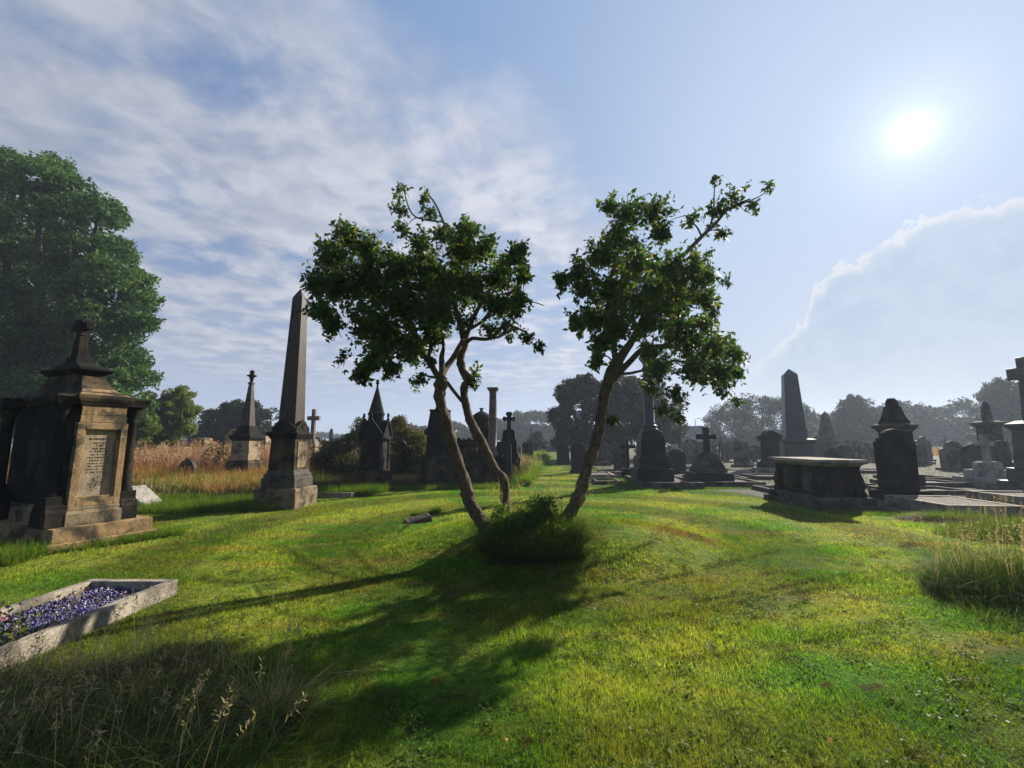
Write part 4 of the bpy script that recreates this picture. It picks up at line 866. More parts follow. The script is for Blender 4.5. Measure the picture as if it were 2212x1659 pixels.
def trunk_mb(x, y, h, r, limbs, rng):
    t_ = MB(); b = rng.uniform(-.3, .3); t_.tube([(x, y, -.1), (x+.05*b, y, h*.2), (x+b*.3, y, h*.45), (x+b*.5, y+.1, h*.8)], [r*1.35, r, r*.8, r*.35], 10)
    for c, rr in limbs:
        p0 = Vector((x+b*.25, y, h*rng.uniform(.22, .45))); p1 = Vector(c); m = (p0+p1)/2+Vector((0, 0, -.08*h))
        t_.tube([p0, m, p1], [r*.5, r*.33, r*.1], 6)
    return t_
def tree(name, label, L, x, y, h, r, n, size, mt, group=None, cat='tree', asp=.55, sub=9, subr=.36, droop=.3, seed=1, rng=None, flat=.85):
    rng = np.random.default_rng(seed); q = random.Random(seed)
    o = thing(name, label, cat, (x, y, 0), 0, group)
    L = [((c[0]-x, c[1]-y, c[2]), rr) for c, rr in L]
    tb_ = trunk_mb(0, 0, h, r, L[:8], q); tb_.build('trunk', 'farbark', o, 0)
    npmesh('crown', lobes_leaves(L, n, size, sub, subr, rng, asp, .25, droop, flat), 4, mt, o)
    return o
def LB(lst, Y, jit=1.0, seed=1, dup=True):
    """crown lobes from measured outlines (u, v, radius in picture units) at a distance Y, given real depth"""
    q = random.Random(seed); out = []
    for t_ in lst:
        u, v, r = t_[:3]; y = (t_[3] if len(t_) > 3 else Y)+q.uniform(-jit, jit)*.5
        rr = r/933*y; out.append((tuple(D(u, v, y)), rr))
        if dup: y2 = y+rr*q.uniform(.9, 1.5); out.append((tuple(D(u+q.uniform(-.2, .2)*r, v+q.uniform(-.1, .2)*r, y2)), rr*.9))
    return out
bigL = [(80, 385, 82), (160, 420, 62), (215, 455, 58), (-30, 420, 120), (50, 520, 120), (185, 540, 85), (250, 540, 52), (262, 610, 60), (120, 640, 110), (298, 600, 38), (300, 655, 42), (306, 700, 32), (200, 720, 95), (60, 760, 130), (262, 775, 58), (300, 815, 42), (180, 850, 85), (60, 880, 120), (285, 880, 48), (-80, 650, 170), (-90, 860, 150), (-120, 480, 130)]
bigL += [(130, 470, 60), (230, 590, 60), (150, 600, 60), (240, 680, 60), (120, 760, 70), (230, 830, 60), (320, 690, 26), (322, 640, 26), (20, 345, 40), (130, 360, 40)]
tree('sycamore_tree', 'huge dense tree towering over the great stone monument at the left edge', LB(bigL, 24, 3, 3), -26.5, 25, 12, .6, 210000, .20, 'leafbig', seed=4, sub=26, subr=.25, droop=.5, flat=.66)
ll = [(350, 875, 42), (392, 885, 34), (395, 850, 22), (345, 925, 40), (300, 925, 45), (400, 925, 24), (320, 955, 32)]
tree('light_green_tree', 'lighter yellow-green tree with drooping crown, just right of the huge dense tree', LB(ll, 27, 2, 5), D(380, 950, 28).x, 28, 3.6, .22, 42000, .14, 'leaflight', seed=6, droop=.6)
dl = [(515, 900, 38), (470, 915, 42), (560, 915, 40), (445, 945, 40), (510, 945, 50), (585, 945, 34), (540, 880, 22), (500, 880, 24)]
tree('dark_round_tree', 'dark round-headed tree behind the slender spire', LB(dl, 45, 4, 7), D(515, 950, 46).x, 46, 4, .35, 40000, .26, 'leafdark', seed=8)
cl_ = [(1232, 850, 36), (1215, 900, 30), (1262, 835, 38), (1290, 860, 45), (1230, 940, 38), (1280, 930, 55), (1205, 960, 16)]
tree('shady_tree', 'dark shady tree right of the path, seen left of the right-hand trunk', LB(cl_, 38, 3, 9), D(1262, 950, 39).x, 39, 5, .35, 60000, .20, 'leafdark', seed=10)
cr_ = [(1340, 835, 42), (1390, 840, 44), (1350, 900, 58), (1420, 880, 50), (1450, 930, 36), (1400, 940, 48), (1462, 900, 18), (1325, 940, 40)]
tree('shady_tree', 'dark shady tree behind the big granite column', LB(cr_, 41, 3, 11), D(1390, 950, 42).x, 42, 5, .35, 60000, .20, 'leafdark', seed=12)
# bushes along the path end
tree('young_tree', 'small bright green tree at the left of the far path', LB([(1160, 945, 15), (1150, 955, 13), (1170, 958, 12)], 55, 2, 13), D(1160, 950, 56).x, 56, 2.4, .12, 7000, .18, 'leaffar', seed=14)
tl = [('broad_tree', 'broad flat-topped hazy tree mass left of the large obelisk', [(1540, 905, 22), (1570, 890, 30), (1610, 880, 32), (1650, 875, 30), (1690, 880, 30), (1560, 948, 20), (1600, 948, 22), (1640, 948, 24), (1690, 948, 24), (1600, 920, 40), (1660, 925, 45), (1730, 890, 26), (1540, 935, 26), (1725, 930, 34)], 82),
 ('round_tree', 'round hazy dark tree right of the large obelisk', [(1850, 880, 30), (1820, 900, 26), (1880, 898, 26), (1830, 948, 24), (1870, 948, 24), (1850, 920, 38), (1810, 935, 26), (1895, 930, 26), (1843, 862, 14)], 75),
 ('leaning_tree', 'tall ragged hazy tree near the right edge, beside the towering cross', [(2140, 850, 24), (2160, 835, 22), (2185, 850, 26), (2160, 885, 34), (2200, 890, 34), (2225, 850, 34), (2120, 946, 22), (2160, 944, 24), (2205, 946, 24), (2135, 915, 26), (2190, 930, 40)], 66),
 ('thin_tree', 'thin wispy pale tree peeping over the bell-roofed monument', [(1936, 875, 11), (1926, 885, 9), (1948, 884, 9)], 84)]
for i, (nm, lb, L, Y) in enumerate(tl):
    tree(nm, lb, LB(L, Y, 5, 20+i), D(L[len(L)//2][0], 950, Y+1).x, Y+1, 5, .4, 34000 if nm != 'thin_tree' else 2500, .34, 'leaffar', seed=30+i)
def wood(name, spec, Y, n, size, mt, seed):
    L = LB(spec, Y, 10, seed); npmesh(name, lobes_leaves(L, n, size, 7, .36, np.random.default_rng(seed), .6), 4, mt, kind='stuff')
q = random.Random(5); sp_ = [(u, 951, 16) for u in range(1500, 2260, 16)]
for u in range(1748, 1815, 16): sp_.append((u, 905+q.uniform(-8, 5), 20)); sp_.append((u+6, 935, 24))
for u in range(1895, 2240, 17): sp_.append((u, 890+8*math.sin(u*.06)+q.uniform(-10, 6), 19)); sp_.append((u+8, 915, 22)); sp_.append((u, 940, 22)); sp_.append((u+5, 952, 18))
wood('distant_woods', sp_, 92, 90000, .42, 'leaffar', 41)
sp_ = []
for u in range(1120, 1215, 13): sp_.append((u, 905-(u-1120)*.12+q.uniform(-5, 4), 16)); sp_.append((u+6, 930, 20)); sp_.append((u, 950, 18))
for u in range(1050, 1125, 13): sp_.append((u, 917+q.uniform(-4, 3), 14)); sp_.append((u+6, 938, 18))
for u in range(845, 1060, 13): sp_.append((u, 926+6*math.sin(u*.05)+q.uniform(-3, 3), 12)); sp_.append((u+6, 943, 14))
for u in range(1470, 1545, 12): sp_.append((u, 935+q.uniform(-3, 4), 14)); sp_.append((u, 950, 14))
wood('distant_woods', sp_, 125, 80000, .50, 'leaffar', 42)
sp_ = [(u, 942+3*math.sin(u*.07), 9) for u in range(590, 860, 9)]+[(u, 950, 12) for u in range(-200, 600, 12)]
wood('distant_woods', sp_, 190, 40000, .7, 'leaffar', 43)
# brambles and shrubs on the left
def bush(label, L, Y, n, size, mt, seed, name='bramble_bush', cat='bush', **kw):
    LL = LB(L, Y, 1.0, seed); c = LL[0][0]; rng = np.random.default_rng(seed)
    x, y = c[0], c[1]; o = thing(name, label, cat, (x, y, 0))
    LL = [((a[0]-x, a[1]-y, max(a[2], .15)), r_) for a, r_ in LL]
    V = lobes_leaves(LL, n, size, 9, .42, rng, .6, .4, .3); V = V[np.repeat(V.reshape(-1, 4, 3)[:, :, 2].min(1) > -.02, 4)]
    npmesh('foliage', V, 4, mt, o)
    st_ = MB(); q_ = random.Random(seed)
    for a, r_ in LL:
        for k in range(3):
            e_ = Vector(a)+Vector((q_.uniform(-1, 1), q_.uniform(-1, 1), q_.uniform(-.2, 1)))*r_
            st_.tube([(a[0]*.6+q_.uniform(-.3, .3), a[1]*.6, 0), ((a[0]+e_.x)/2, (a[1]+e_.y)/2, e_.z*.8), tuple(e_)], [.02, .015, .006], 5)
    st_.build('stems', 'farbark', o, 0); return o
bush('dark bramble thicket between the tall obelisk and the gothic tower', [(745, 985, 45), (700, 1000, 34), (770, 950, 34), (790, 925, 26), (730, 1020, 38), (770, 1010, 38), (715, 965, 26)], 18.5, 34000, .085, 'bramble', 51)
bush('sunlit brown-green bramble thicket between the gothic tower and the broad black monument', [(880, 960, 40), (910, 990, 36), (870, 1000, 38), (860, 920, 26), (905, 955, 24), (880, 1025, 32), (915, 1020, 26)], 18, 34000, .085, 'bramble', 52)
bush('leafy shrub in the straw grass left of the slender spire', [(470, 985, 24), (488, 1000, 22), (455, 1005, 20), (480, 1015, 26)], 19.5, 9000, .09, 'bramble', 53, 'shrub')
bush('ivy clump hanging on the foot of the scroll-topped monument', [(1010, 1015, 16), (1022, 1035, 16), (1000, 1035, 14)], 16.3, 5000, .07, 'leafdark', 54, 'ivy_clump', 'ivy')
bush('small dark shrub behind the row of black monuments', [(1040, 975, 14), (1005, 970, 12)], 20, 4000, .08, 'bramble', 55, 'shrub')
# ---- the two small trees in the middle ----
def wob(p0, p1, n, amp, q_, sag=0):
    p0, p1 = Vector(p0), Vector(p1); out = []; L_ = (p1-p0).length
    a = Vector((q_.uniform(-1, 1), q_.uniform(-1, 1), q_.uniform(-1, 1)))*amp*L_; b = Vector((q_.uniform(-1, 1), q_.uniform(-1, 1), q_.uniform(-1, 1)))*amp*L_
    for k in range(n+1):
        t_ = k/n; out.append(p0.lerp(p1, t_)+a*math.sin(math.pi*t_)+b*math.sin(2*math.pi*t_)+Vector((0, 0, sag*L_*math.sin(math.pi*t_))))
    return out
def smooth(pts, rad, k=3):
    P_, R_ = [], []
    n = len(pts)
    for i in range(n-1):
        a, b, c, d = pts[max(i-1, 0)], pts[i], pts[i+1], pts[min(i+2, n-1)]
        for j in range(k):
            t_ = j/k; P_.append(.5*((2*b)+(c-a)*t_+(2*a-5*b+4*c-d)*t_*t_+(3*b-a-3*c+d)*t_**3)); R_.append(rad[i]*(1-t_)+rad[i+1]*t_)
    P_.append(pts[-1]); R_.append(rad[-1]); return P_, R_
def laburnum(label, stems, limbs, blobs, sparse, n_tw, seed, root, near=False):
    q_ = random.Random(seed); rng = np.random.default_rng(seed)
    o = thing('laburnum_tree', label, 'tree', tuple(root)); ro = Vector(root)
    nodes = []
    def dopath(p, y):
        n = len(p); ys = [y[0]+(y[1]-y[0])*i/(n-1) for i in range(n)]
        return [D(p[i][0], p[i][1], ys[i]) for i in range(n)], [p[i][2]/933*ys[i]*.88 for i in range(n)]
    for p, y in stems:
        t_ = MB(); pts, rad = dopath(p, y); pts, rad = smooth(pts, rad, 7)
        q__ = random.Random(seed+len(p)); kn = [q__.uniform(4, len(rad)) for _ in range(6)]
        rad = [r_*(1+.04*math.sin(i*.8+seed)+sum(.20*math.exp(-((i-k_)/1.3)**2) for k_ in kn)+.28*math.exp(-i/3.5)) for i, r_ in enumerate(rad)]
        t_.tube([a-ro for a in pts], rad, 24, rough=.045); t_.build('trunk', 'bark', o, 0)
        nodes += [(a, r_) for a, r_ in zip(pts, rad)][len(pts)//2:]
    lm = MB()
    for p, y in limbs:
        pts, rad = dopath(p, y); pts, rad = smooth(pts, rad)
        lm.tube([a-ro for a in pts], rad, 9); nodes += list(zip(pts, rad))
    cents = []
    dq = random.Random(seed*3+1); dup_ = []
    for b_ in blobs:      # the crown is as deep as it is wide
        u, v, r_, y = b_[:4]; dl = dq.uniform(.45, 1.15)*(1.25 if near else 1)
        dup_ += [(u+dq.uniform(-.15, .15)*r_, v+dq.uniform(-.15, .15)*r_, r_, y-dl-.15), (u+dq.uniform(-.15, .15)*r_, v+dq.uniform(-.15, .15)*r_, r_*.95, y+dl*.8)]
    blobs = dup_
    for b_ in list(blobs)+list(sparse):
        u, v, r_, y = b_[:4]; cents.append((D(u, v, y), r_/933*y))
    tips = []
    for c, rr in cents:
        cand = sorted(nodes, key=lambda m_: (m_[0]-c).length+max(0, m_[0].z-c.z)*1.5)[0]
        pts = wob(cand[0], c, 6, .07, q_, .05); r0 = min(cand[1]*.75, .022+.012*rr)
        lm.tube([a-ro for a in pts], [r0*(1-.75*k/6) for k in range(7)], 6)
        tips.append(pts[-1])
        nodes += [(a, r0*.5) for a in pts[2:]]
    lm.build('limbs', 'bark', o, 0)
    tw = MB(); LP = []; PD = []
    tot = sum(r_**2 for c, r_ in cents)
    jobs = []
    for i, (c, rr) in enumerate(cents):
        k = int(n_tw*rr**2/tot*(1 if i < len(blobs) else .42))+3
        for _ in range(k):
            d = Vector((q_.gauss(0, 1), q_.gauss(0, 1), q_.gauss(0, 1))).normalized()
            e_ = c+Vector((d.x, d.y*1.3, d.z))*rr*(1.04*q_.random()**.5+(q_.random() < .14)*q_.uniform(0, .32)); jobs.append((c, rr, e_, d))
    for c, rr, e_, d in jobs:
        s_ = e_-(d*.8+Vector((0, 0, .35)))*q_.uniform(.18, .34); s_ = s_.lerp(c, .15)
        pts = wob(s_, e_, 3, .10, q_, .08); tw.tube([a-ro for a in pts], [.006, .005, .004, .002], 4)
        for k in range(q_.randint(5, 9)):
            t_ = q_.uniform(.15, 1.05); p_ = s_.lerp(e_, t_)+Vector((q_.gauss(0, .03), q_.gauss(0, .03), q_.gauss(0, .03)))
            for _ in range(3): LP.append(tuple(p_-ro+Vector((q_.gauss(0, .012),)*3)))
        if q_.random() < .16: 
            for _ in range(q_.randint(2, 5)): PD.append(tuple(e_-ro+Vector((q_.gauss(0, .04), q_.gauss(0, .04), -.02))))
    tw.build('twigs', 'bark', o, 0)
    LP = np.array(LP); npmesh('crown', leaves(LP, .075, None, .55, 1, .45, rng), 4, 'leaf', o)
    PD = np.array(PD); n = len(PD); dn = unit(rng.normal(size=(n, 3))*.25+np.array([0, 0, -1])); wv = unit(np.cross(dn, rng.normal(size=(n, 3))))*.005; L_ = rng.uniform(.05, .10, n)[:, None]
    npmesh('seed_pods', np.stack([PD-wv*.4, PD+wv*.4, PD+dn*L_+wv, PD+dn*L_-wv], 1).reshape(-1, 3), 4, 'pod', o, kind='stuff')
    return o
y0 = 6.35
sA = [(1062, 1168, 18), (1053, 1147, 17), (1032, 1115, 15), (1013, 1081, 15), (1007, 1052, 15), (995, 1015, 13), (981, 972, 12.5), (969, 932, 12), (958, 892, 12), (950, 860, 12.5), (952, 832, 15), (955, 815, 13)]
sB = [(1094, 1150, 11), (1092, 1118, 11), (1090, 1064, 11.5), (1088, 1038, 12), (1070, 1015, 10.5), (1055, 986, 10), (1041, 955, 11), (1024, 926, 11.5), (1012, 898, 10), (1004, 863, 9.5), (1002, 838, 9), (1010, 820, 10), (998, 797, 9.5), (995, 771, 9), (1003, 739, 10)]
lA = [([(952, 830, 8), (946, 815, 7.5), (926, 780, 7.5), (905, 757, 7), (898, 730, 6), (880, 690, 5), (850, 650, 4), (820, 620, 3)], (6.3, 6.7)),
 ([(926, 780, 5), (928, 760, 5), (940, 720, 4.5), (945, 680, 4), (930, 630, 3)], (6.3, 6.9)),
 ([(955, 815, 9), (955, 795, 8), (954, 771, 6.5), (958, 745, 4), (950, 700, 3)], (6.35, 6.5)),
 ([(955, 812, 9), (963, 795, 8), (980, 772, 7.5), (995, 745, 6.5), (1003, 735, 6)], (6.35, 6.8)),
 ([(966, 826, 4.5), (980, 845, 4.3), (997, 866, 4.5)], (6.35, 6.85)),
 ([(1003, 739, 8.5), (996, 710, 7.5), (988, 680, 6.5), (980, 650, 6), (975, 600, 4.5), (985, 560, 3.5)], (6.85, 6.7)),
 ([(1003, 739, 7), (1014, 708, 6), (1026, 680, 5.5), (1045, 645, 4.5), (1070, 610, 3.5)], (6.85, 7.0)),
 ([(1012, 712, 4.5), (1040, 695, 4), (1060, 670, 3)], (6.9, 7.1)),
 ([(1006, 742, 5.5), (1020, 731, 5), (1047, 733, 4.5), (1063, 728, 4.5), (1078, 712, 4), (1090, 700, 3.5), (1102, 703, 3), (1125, 712, 2.5), (1150, 728, 2)], (6.85, 6.6)),
 ([(1060, 731, 3), (1080, 727, 3), (1104, 713, 3), (1120, 712, 2.5)], (6.8, 6.6)),
 ([(975, 600, 3.5), (975, 540, 3.5), (958, 480, 3), (940, 440, 2.3), (925, 420, 1.8)], (6.7, 6.7)), ([(958, 480, 2.3), (900, 470, 2), (880, 440, 1.8), (870, 395, 1.2)], (6.7, 6.7)),
 ([(1095, 640, 4), (1125, 610, 3), (1140, 590, 2.6), (1143, 570, 2)], (6.9, 6.8)), ([(1120, 650, 2.6), (1150, 652, 1.6), (1175, 660, 1.1)], (6.9, 6.8))]
bA = [(745, 510, 36, 6.6), (722, 545, 44, 6.5), (790, 540, 44, 6.9), (690, 610, 34, 6.4), (735, 610, 54, 6.6), (700, 670, 36, 6.3), (720, 700, 28, 6.3), (800, 610, 64, 6.7), (860, 560, 52, 6.9), (870, 640, 74, 6.8), (800, 690, 60, 6.5), (850, 720, 50, 6.5), (930, 590, 66, 7.0), (1000, 540, 50, 7.0), (1010, 495, 34, 6.9), (1050, 530, 34, 6.8), (940, 660, 62, 6.9), (1010, 620, 60, 7.0), (1080, 590, 48, 7.0), (1110, 545, 30, 6.8), (1128, 535, 20, 6.7), (1130, 590, 22, 6.7), (1120, 640, 30, 6.8), (1080, 650, 40, 7.0), (890, 750, 46, 6.6), (820, 760, 36, 6.4), (780, 800, 22, 6.4), (800, 780, 28, 6.4), (845, 790, 26, 6.4), (910, 520, 32, 6.8), (960, 500, 26, 6.8), (940, 720, 36, 6.9)]
spA = [(868, 405, 16, 6.7), (865, 450, 26, 6.7), (870, 490, 24, 6.7), (915, 425, 26, 6.7), (925, 455, 22, 6.7), (740, 770, 12, 6.3), (1100, 700, 38, 6.8), (1060, 710, 34, 6.9), (1140, 725, 22, 6.6), (1165, 742, 15, 6.6), (1120, 665, 22, 6.8), (1025, 808, 15, 6.8), (1022, 825, 10, 6.8), (905, 815, 20, 6.4), (930, 780, 16, 6.4), (1000, 690, 34, 7.0)]
laburnum('left laburnum tree of the middle clump: two bent trunks under one broad dark crown', [(sA, (6.2, 6.35)), (sB, (6.75, 6.85))], lA, bA, spA, 2050, 21, (-.3, 6.45, gz(-.3, 6.45)-.05))
sC = [(1212, 1165, 17), (1219, 1133, 16), (1230, 1110, 15), (1242, 1090, 14.5), (1257, 1053, 14), (1268, 1013, 12.5), (1282, 972, 12.5), (1293, 935, 13), (1299, 892, 12), (1305, 858, 13), (1317, 815, 15), (1335, 780, 15)]
lC = [([(1335, 780, 13), (1352, 755, 11), (1366, 735, 9), (1392, 682, 8), (1417, 628, 7), (1450, 580, 5.5), (1512, 515, 5), (1548, 480, 4), (1575, 450, 3), (1620, 430, 2)], (6.75, 7.0)),
 ([(1312, 835, 8), (1335, 808, 8), (1362, 780, 7.5), (1388, 755, 7), (1424, 748, 6), (1460, 749, 5), (1510, 745, 4), (1560, 750, 3)], (6.7, 7.6)),
 ([(1330, 785, 8), (1325, 740, 7), (1318, 700, 6), (1310, 640, 5), (1325, 580, 4.5), (1345, 500, 3.5), (1355, 440, 2.5)], (6.7, 6.9)),
 ([(1318, 700, 5), (1290, 660, 4), (1250, 620, 3), (1200, 600, 2.2)], (6.75, 6.7)),
 ([(1525, 500, 3), (1540, 470, 2.4), (1543, 410, 1.3), (1545, 385, 1)], (7.0, 7.0)), ([(1575, 450, 2.2), (1640, 425, 1.4), (1668, 400, 1)], (7.0, 7.0)), ([(1515, 510, 2.6), (1505, 490, 2), (1480, 465, 1.5)], (7.0, 7.0)),
 ([(1300, 905, 7), (1296, 880, 4), (1297, 855, 3)], (6.6, 6.55))]
bC = [(1355, 455, 46, 6.9), (1315, 440, 26, 6.9), (1410, 450, 40, 6.9), (1335, 505, 42, 6.8), (1425, 500, 30, 6.9), (1300, 550, 46, 6.8), (1370, 560, 58, 7.0), (1440, 580, 54, 7.1), (1500, 570, 46, 7.1), (1530, 590, 32, 7.1), (1250, 575, 34, 6.7), (1210, 598, 24, 6.6), (1255, 615, 36, 6.7), (1320, 620, 60, 6.9), (1400, 640, 70, 7.1), (1470, 640, 60, 7.2), (1520, 640, 34, 7.2), (1280, 680, 40, 6.8), (1250, 695, 24, 6.7), (1330, 700, 56, 6.9), (1410, 700, 50, 7.2), (1470, 700, 46, 7.3), (1520, 695, 28, 7.3), (1300, 740, 36, 6.7), (1285, 775, 24, 6.6), (1480, 740, 46, 7.5), (1540, 745, 46, 7.7), (1590, 760, 34, 7.8), (1500, 790, 46, 7.6), (1560, 800, 44, 7.8), (1590, 800, 24, 7.8), (1430, 790, 44, 7.3), (1400, 760, 30, 7.2)]
spC = [(1545, 382, 10, 7.0), (1540, 455, 42, 7.0), (1590, 430, 38, 7.0), (1625, 440, 26, 7.0), (1495, 465, 28, 7.0), (1660, 400, 10, 7.0), (1560, 500, 22, 7.0), (1570, 605, 18, 7.1), (1540, 670, 28, 7.3), (1555, 840, 28, 7.8), (1460, 840, 42, 7.4), (1400, 830, 38, 7.2), (1430, 880, 28, 7.3), (1465, 900, 20, 7.4), (1325, 900, 18, 6.8), (1240, 690, 26, 6.7), (1330, 650, 40, 7), (1590, 860, 16, 7.8)]
laburnum('right laburnum tree of the middle clump: one trunk leaning right under an upright ragged crown', [(sC, (6.3, 6.75))], lC, bC, spC, 1650, 33, (.85, 6.4, gz(.85, 6.4)-.05), near=True)

# ---- grasses ----
def gset(name, n, fx, mt, hfun, w, lean=.35, bend=.5, az=None, kind='stuff', seed=1, levels=2, parent=None, **kw):
    rng = np.random.default_rng(seed); x, y = fx(n, rng); m_ = len(x)
    P_ = np.stack([x, y, gz_np(x, y)-.01], 1)
    h = hfun(x, y, rng); V, F_ = blades(P_, h, np.full(m_, w) if np.isscalar(w) else w(x, y), lean, bend, az, rng, levels)
    tags = dict(kind=kind) if parent is None and kind else {}
    if parent is not None: V = V-np.array(parent.location)
    return npmesh(name, V, 4, mt, parent, faces=F_, **tags)
def ell(cx, cy, rx, ry, rot=0, pw=.5):
    def f(n, rng):
        a = rng.uniform(0, 6.2832, n); r_ = rng.random(n)**pw; X_ = r_*rx*np.cos(a); Y_ = r_*ry*np.sin(a); c, s_ = math.cos(rot), math.sin(rot)
        return cx+X_*c-Y_*s_, cy+X_*s_+Y_*c
    return f
def quad(p):
    p = [np.array(a, float) for a in p]
    def f(n, rng):
        u, v = rng.random(n), rng.random(n); q_ = (1-u)[:, None]*((1-v)[:, None]*p[0]+v[:, None]*p[3])+u[:, None]*((1-v)[:, None]*p[1]+v[:, None]*p[2]); return q_[:, 0], q_[:, 1]
    return f
# lawn: single short blades, thinning and widening with distance
rng = np.random.default_rng(77); Vs = []
for r0, r1, den, h0, w0 in ((1.3, 3.4, 13000, .026, .0034), (3.4, 5.6, 6200, .027, .0052), (5.6, 9, 2600, .028, .008), (9, 15, 800, .032, .014), (15, 30, 150, .04, .026), (30, 60, 22, .05, .06)):
    n = int(.995*(r1*r1-r0*r0)*den); x, y = wedge(n, r0, r1, R(57), rng)
    keep = np.ones(n, bool)
    keep &= ~((x > 3.2) & (y > 16)) & ~((x > 7.0) & (y > 10.2+.0*x)) & ~((x < -1.2) & (y > 17)) & ~((x < -4.9) & (y > 12.3)) & ~((np.abs(x+4.07) < .46) & (np.abs(y-3.68) < 1.18))
    x, y = x[keep], y[keep]; n = len(x)
    cl_n = (vnoise(x, y, 3.1, 2)+vnoise(x, y, 7.9, 5)*.6+vnoise(x, y, 1.1, 8)*.7)
    h = h0*(1+.45*cl_n)*rng.uniform(.6, 1.5, n); h = np.maximum(h, .012)
    a = rng.uniform(0, 6.2832, n)*.6+vnoise(x, y, .5, 3)*2; ln_ = np.abs(rng.normal(size=n))*.7
    P_ = np.stack([x, y, gz_np(x, y)-.004], 1); fa = rng.uniform(0, math.pi, n); wv = np.stack([np.cos(fa), np.sin(fa), np.zeros(n)], 1)*(w0*rng.uniform(.6, 1.4, n))[:, None]*.5
    tip = P_+np.stack([np.cos(a)*h*ln_, np.sin(a)*h*ln_, h], 1)
    Vs.append(np.stack([P_-wv, P_+wv, tip], 1).reshape(-1, 3))
npmesh('lawn_grass', np.concatenate(Vs), 3, 'lawn', kind='stuff')
# ridges of longer grass and clippings left between the mower's passes
RG = [[(1290, 1352), (1420, 1335), (1560, 1308), (1700, 1285), (1850, 1258), (2000, 1225), (2075, 1212)], [(1500, 1300), (1640, 1278), (1780, 1250), (1870, 1236)], [(1380, 1262), (1500, 1240), (1620, 1205), (1690, 1188)],
 [(615, 1180), (660, 1215), (740, 1245), (850, 1262)], [(760, 1190), (800, 1230), (880, 1262), (985, 1288)], [(1130, 1262), (1240, 1250), (1340, 1232), (1420, 1208)], [(430, 1250), (520, 1262), (620, 1250), (700, 1225)], [(860, 1140), (900, 1110), (960, 1092)], [(1500, 1420), (1700, 1400), (1900, 1350)]]
RX, RY = [], []
rng = np.random.default_rng(15)
for ln_ in RG:
    pp = [G(u, v, .1 if 1090 < v < 1200 and 850 < u < 1550 else 0) for u, v in ln_]
    for a, b_ in zip(pp[:-1], pp[1:]):
        L_ = (b_-a).length; k = int(L_*260); tt = rng.random(k); g_ = vnoise(tt*L_+a.x, tt*0+a.y, 4.0, 2) > -.6; tt = tt[g_]; k = len(tt)
        RX.append(a.x+(b_.x-a.x)*tt+rng.normal(size=k)*.018); RY.append(a.y+(b_.y-a.y)*tt+rng.normal(size=k)*.028)
RX = np.concatenate(RX); RY = np.concatenate(RY)
P_ = np.stack([RX, RY, gz_np(RX, RY)-.004], 1); n = len(P_)
V_, F_g = blades(P_, rng.uniform(.025, .06, n), np.full(n, .007), .6, .9, None, rng, 2); npmesh('mowing_ridges', V_, 4, 'tuftg', faces=F_g, kind='stuff')
kk = rng.random(n) < .5; Pc = P_[kk]+np.stack([rng.normal(size=kk.sum())*.03, rng.normal(size=kk.sum())*.03-.03, rng.uniform(.01, .04, kk.sum())], 1)
npmesh('mowing_ridges', leaves(Pc, .04, None, .14, 1, .2, rng), 4, 'clip', kind='stuff')
# brown clippings lying in small drifts
cx = []; rng = np.random.default_rng(5)
for _ in range(420):
    r_ = math.sqrt(rng.uniform(1.8**2, 11**2)); a = rng.uniform(-.95, .95); k = rng.integers(15, 110); cx.append(np.stack([r_*math.sin(a)+rng.normal(size=k)*.05, r_*math.cos(a)+rng.normal(size=k)*.035], 1))
cx = np.concatenate(cx); n = len(cx); P_ = np.stack([cx[:, 0], cx[:, 1], gz_np(cx[:, 0], cx[:, 1])+rng.uniform(.012, .035, n)], 1)
npmesh('grass_clippings', leaves(P_, .035, None, .12, 1, .2, rng), 4, 'clip', kind='stuff')
# coarser tufts, clover and small weeds growing in the lawn
rng = np.random.default_rng(25); k = 1500; r_ = np.sqrt(rng.uniform(1.8**2, 8.5**2, k)); a = rng.uniform(-.95, .95, k); tx_, ty_ = r_*np.sin(a), r_*np.cos(a)
kp = ~((np.abs(tx_+4.07) < .55) & (np.abs(ty_-3.68) < 1.25)); tx_, ty_ = tx_[kp], ty_[kp]
m_ = rng.integers(14, 46, len(tx_)); sx_ = np.repeat(rng.uniform(.015, .05, len(tx_)), m_); X_ = np.repeat(tx_, m_)+rng.normal(size=m_.sum())*sx_; Y_ = np.repeat(ty_, m_)+rng.normal(size=m_.sum())*sx_
hh_ = np.repeat(rng.uniform(.03, .075, len(tx_)), m_)*rng.uniform(.6, 1.2, m_.sum())
V_, F_g = blades(np.stack([X_, Y_, gz_np(X_, Y_)-.004], 1), hh_, np.full(len(X_), .0042), .7, 1.0, None, rng, 3); npmesh('lawn_tufts', V_, 4, 'lush', faces=F_g, kind='stuff')
k = 520; r_ = np.sqrt(rng.uniform(1.8**2, 5.5**2, k)); a = rng.uniform(-.95, .95, k); m_ = rng.integers(8, 40, k)
X_ = np.repeat(r_*np.sin(a), m_)+rng.normal(size=m_.sum())*.045; Y_ = np.repeat(r_*np.cos(a), m_)+rng.normal(size=m_.sum())*.045
P_ = np.stack([X_, Y_, gz_np(X_, Y_)+rng.uniform(.012, .03, len(X_))], 1); npmesh('clover', leaves(P_, .020, np.tile([[0, 0, 1.0]], (len(P_), 1)), .8, .5, 0, rng), 4, 'weed', kind='stuff')
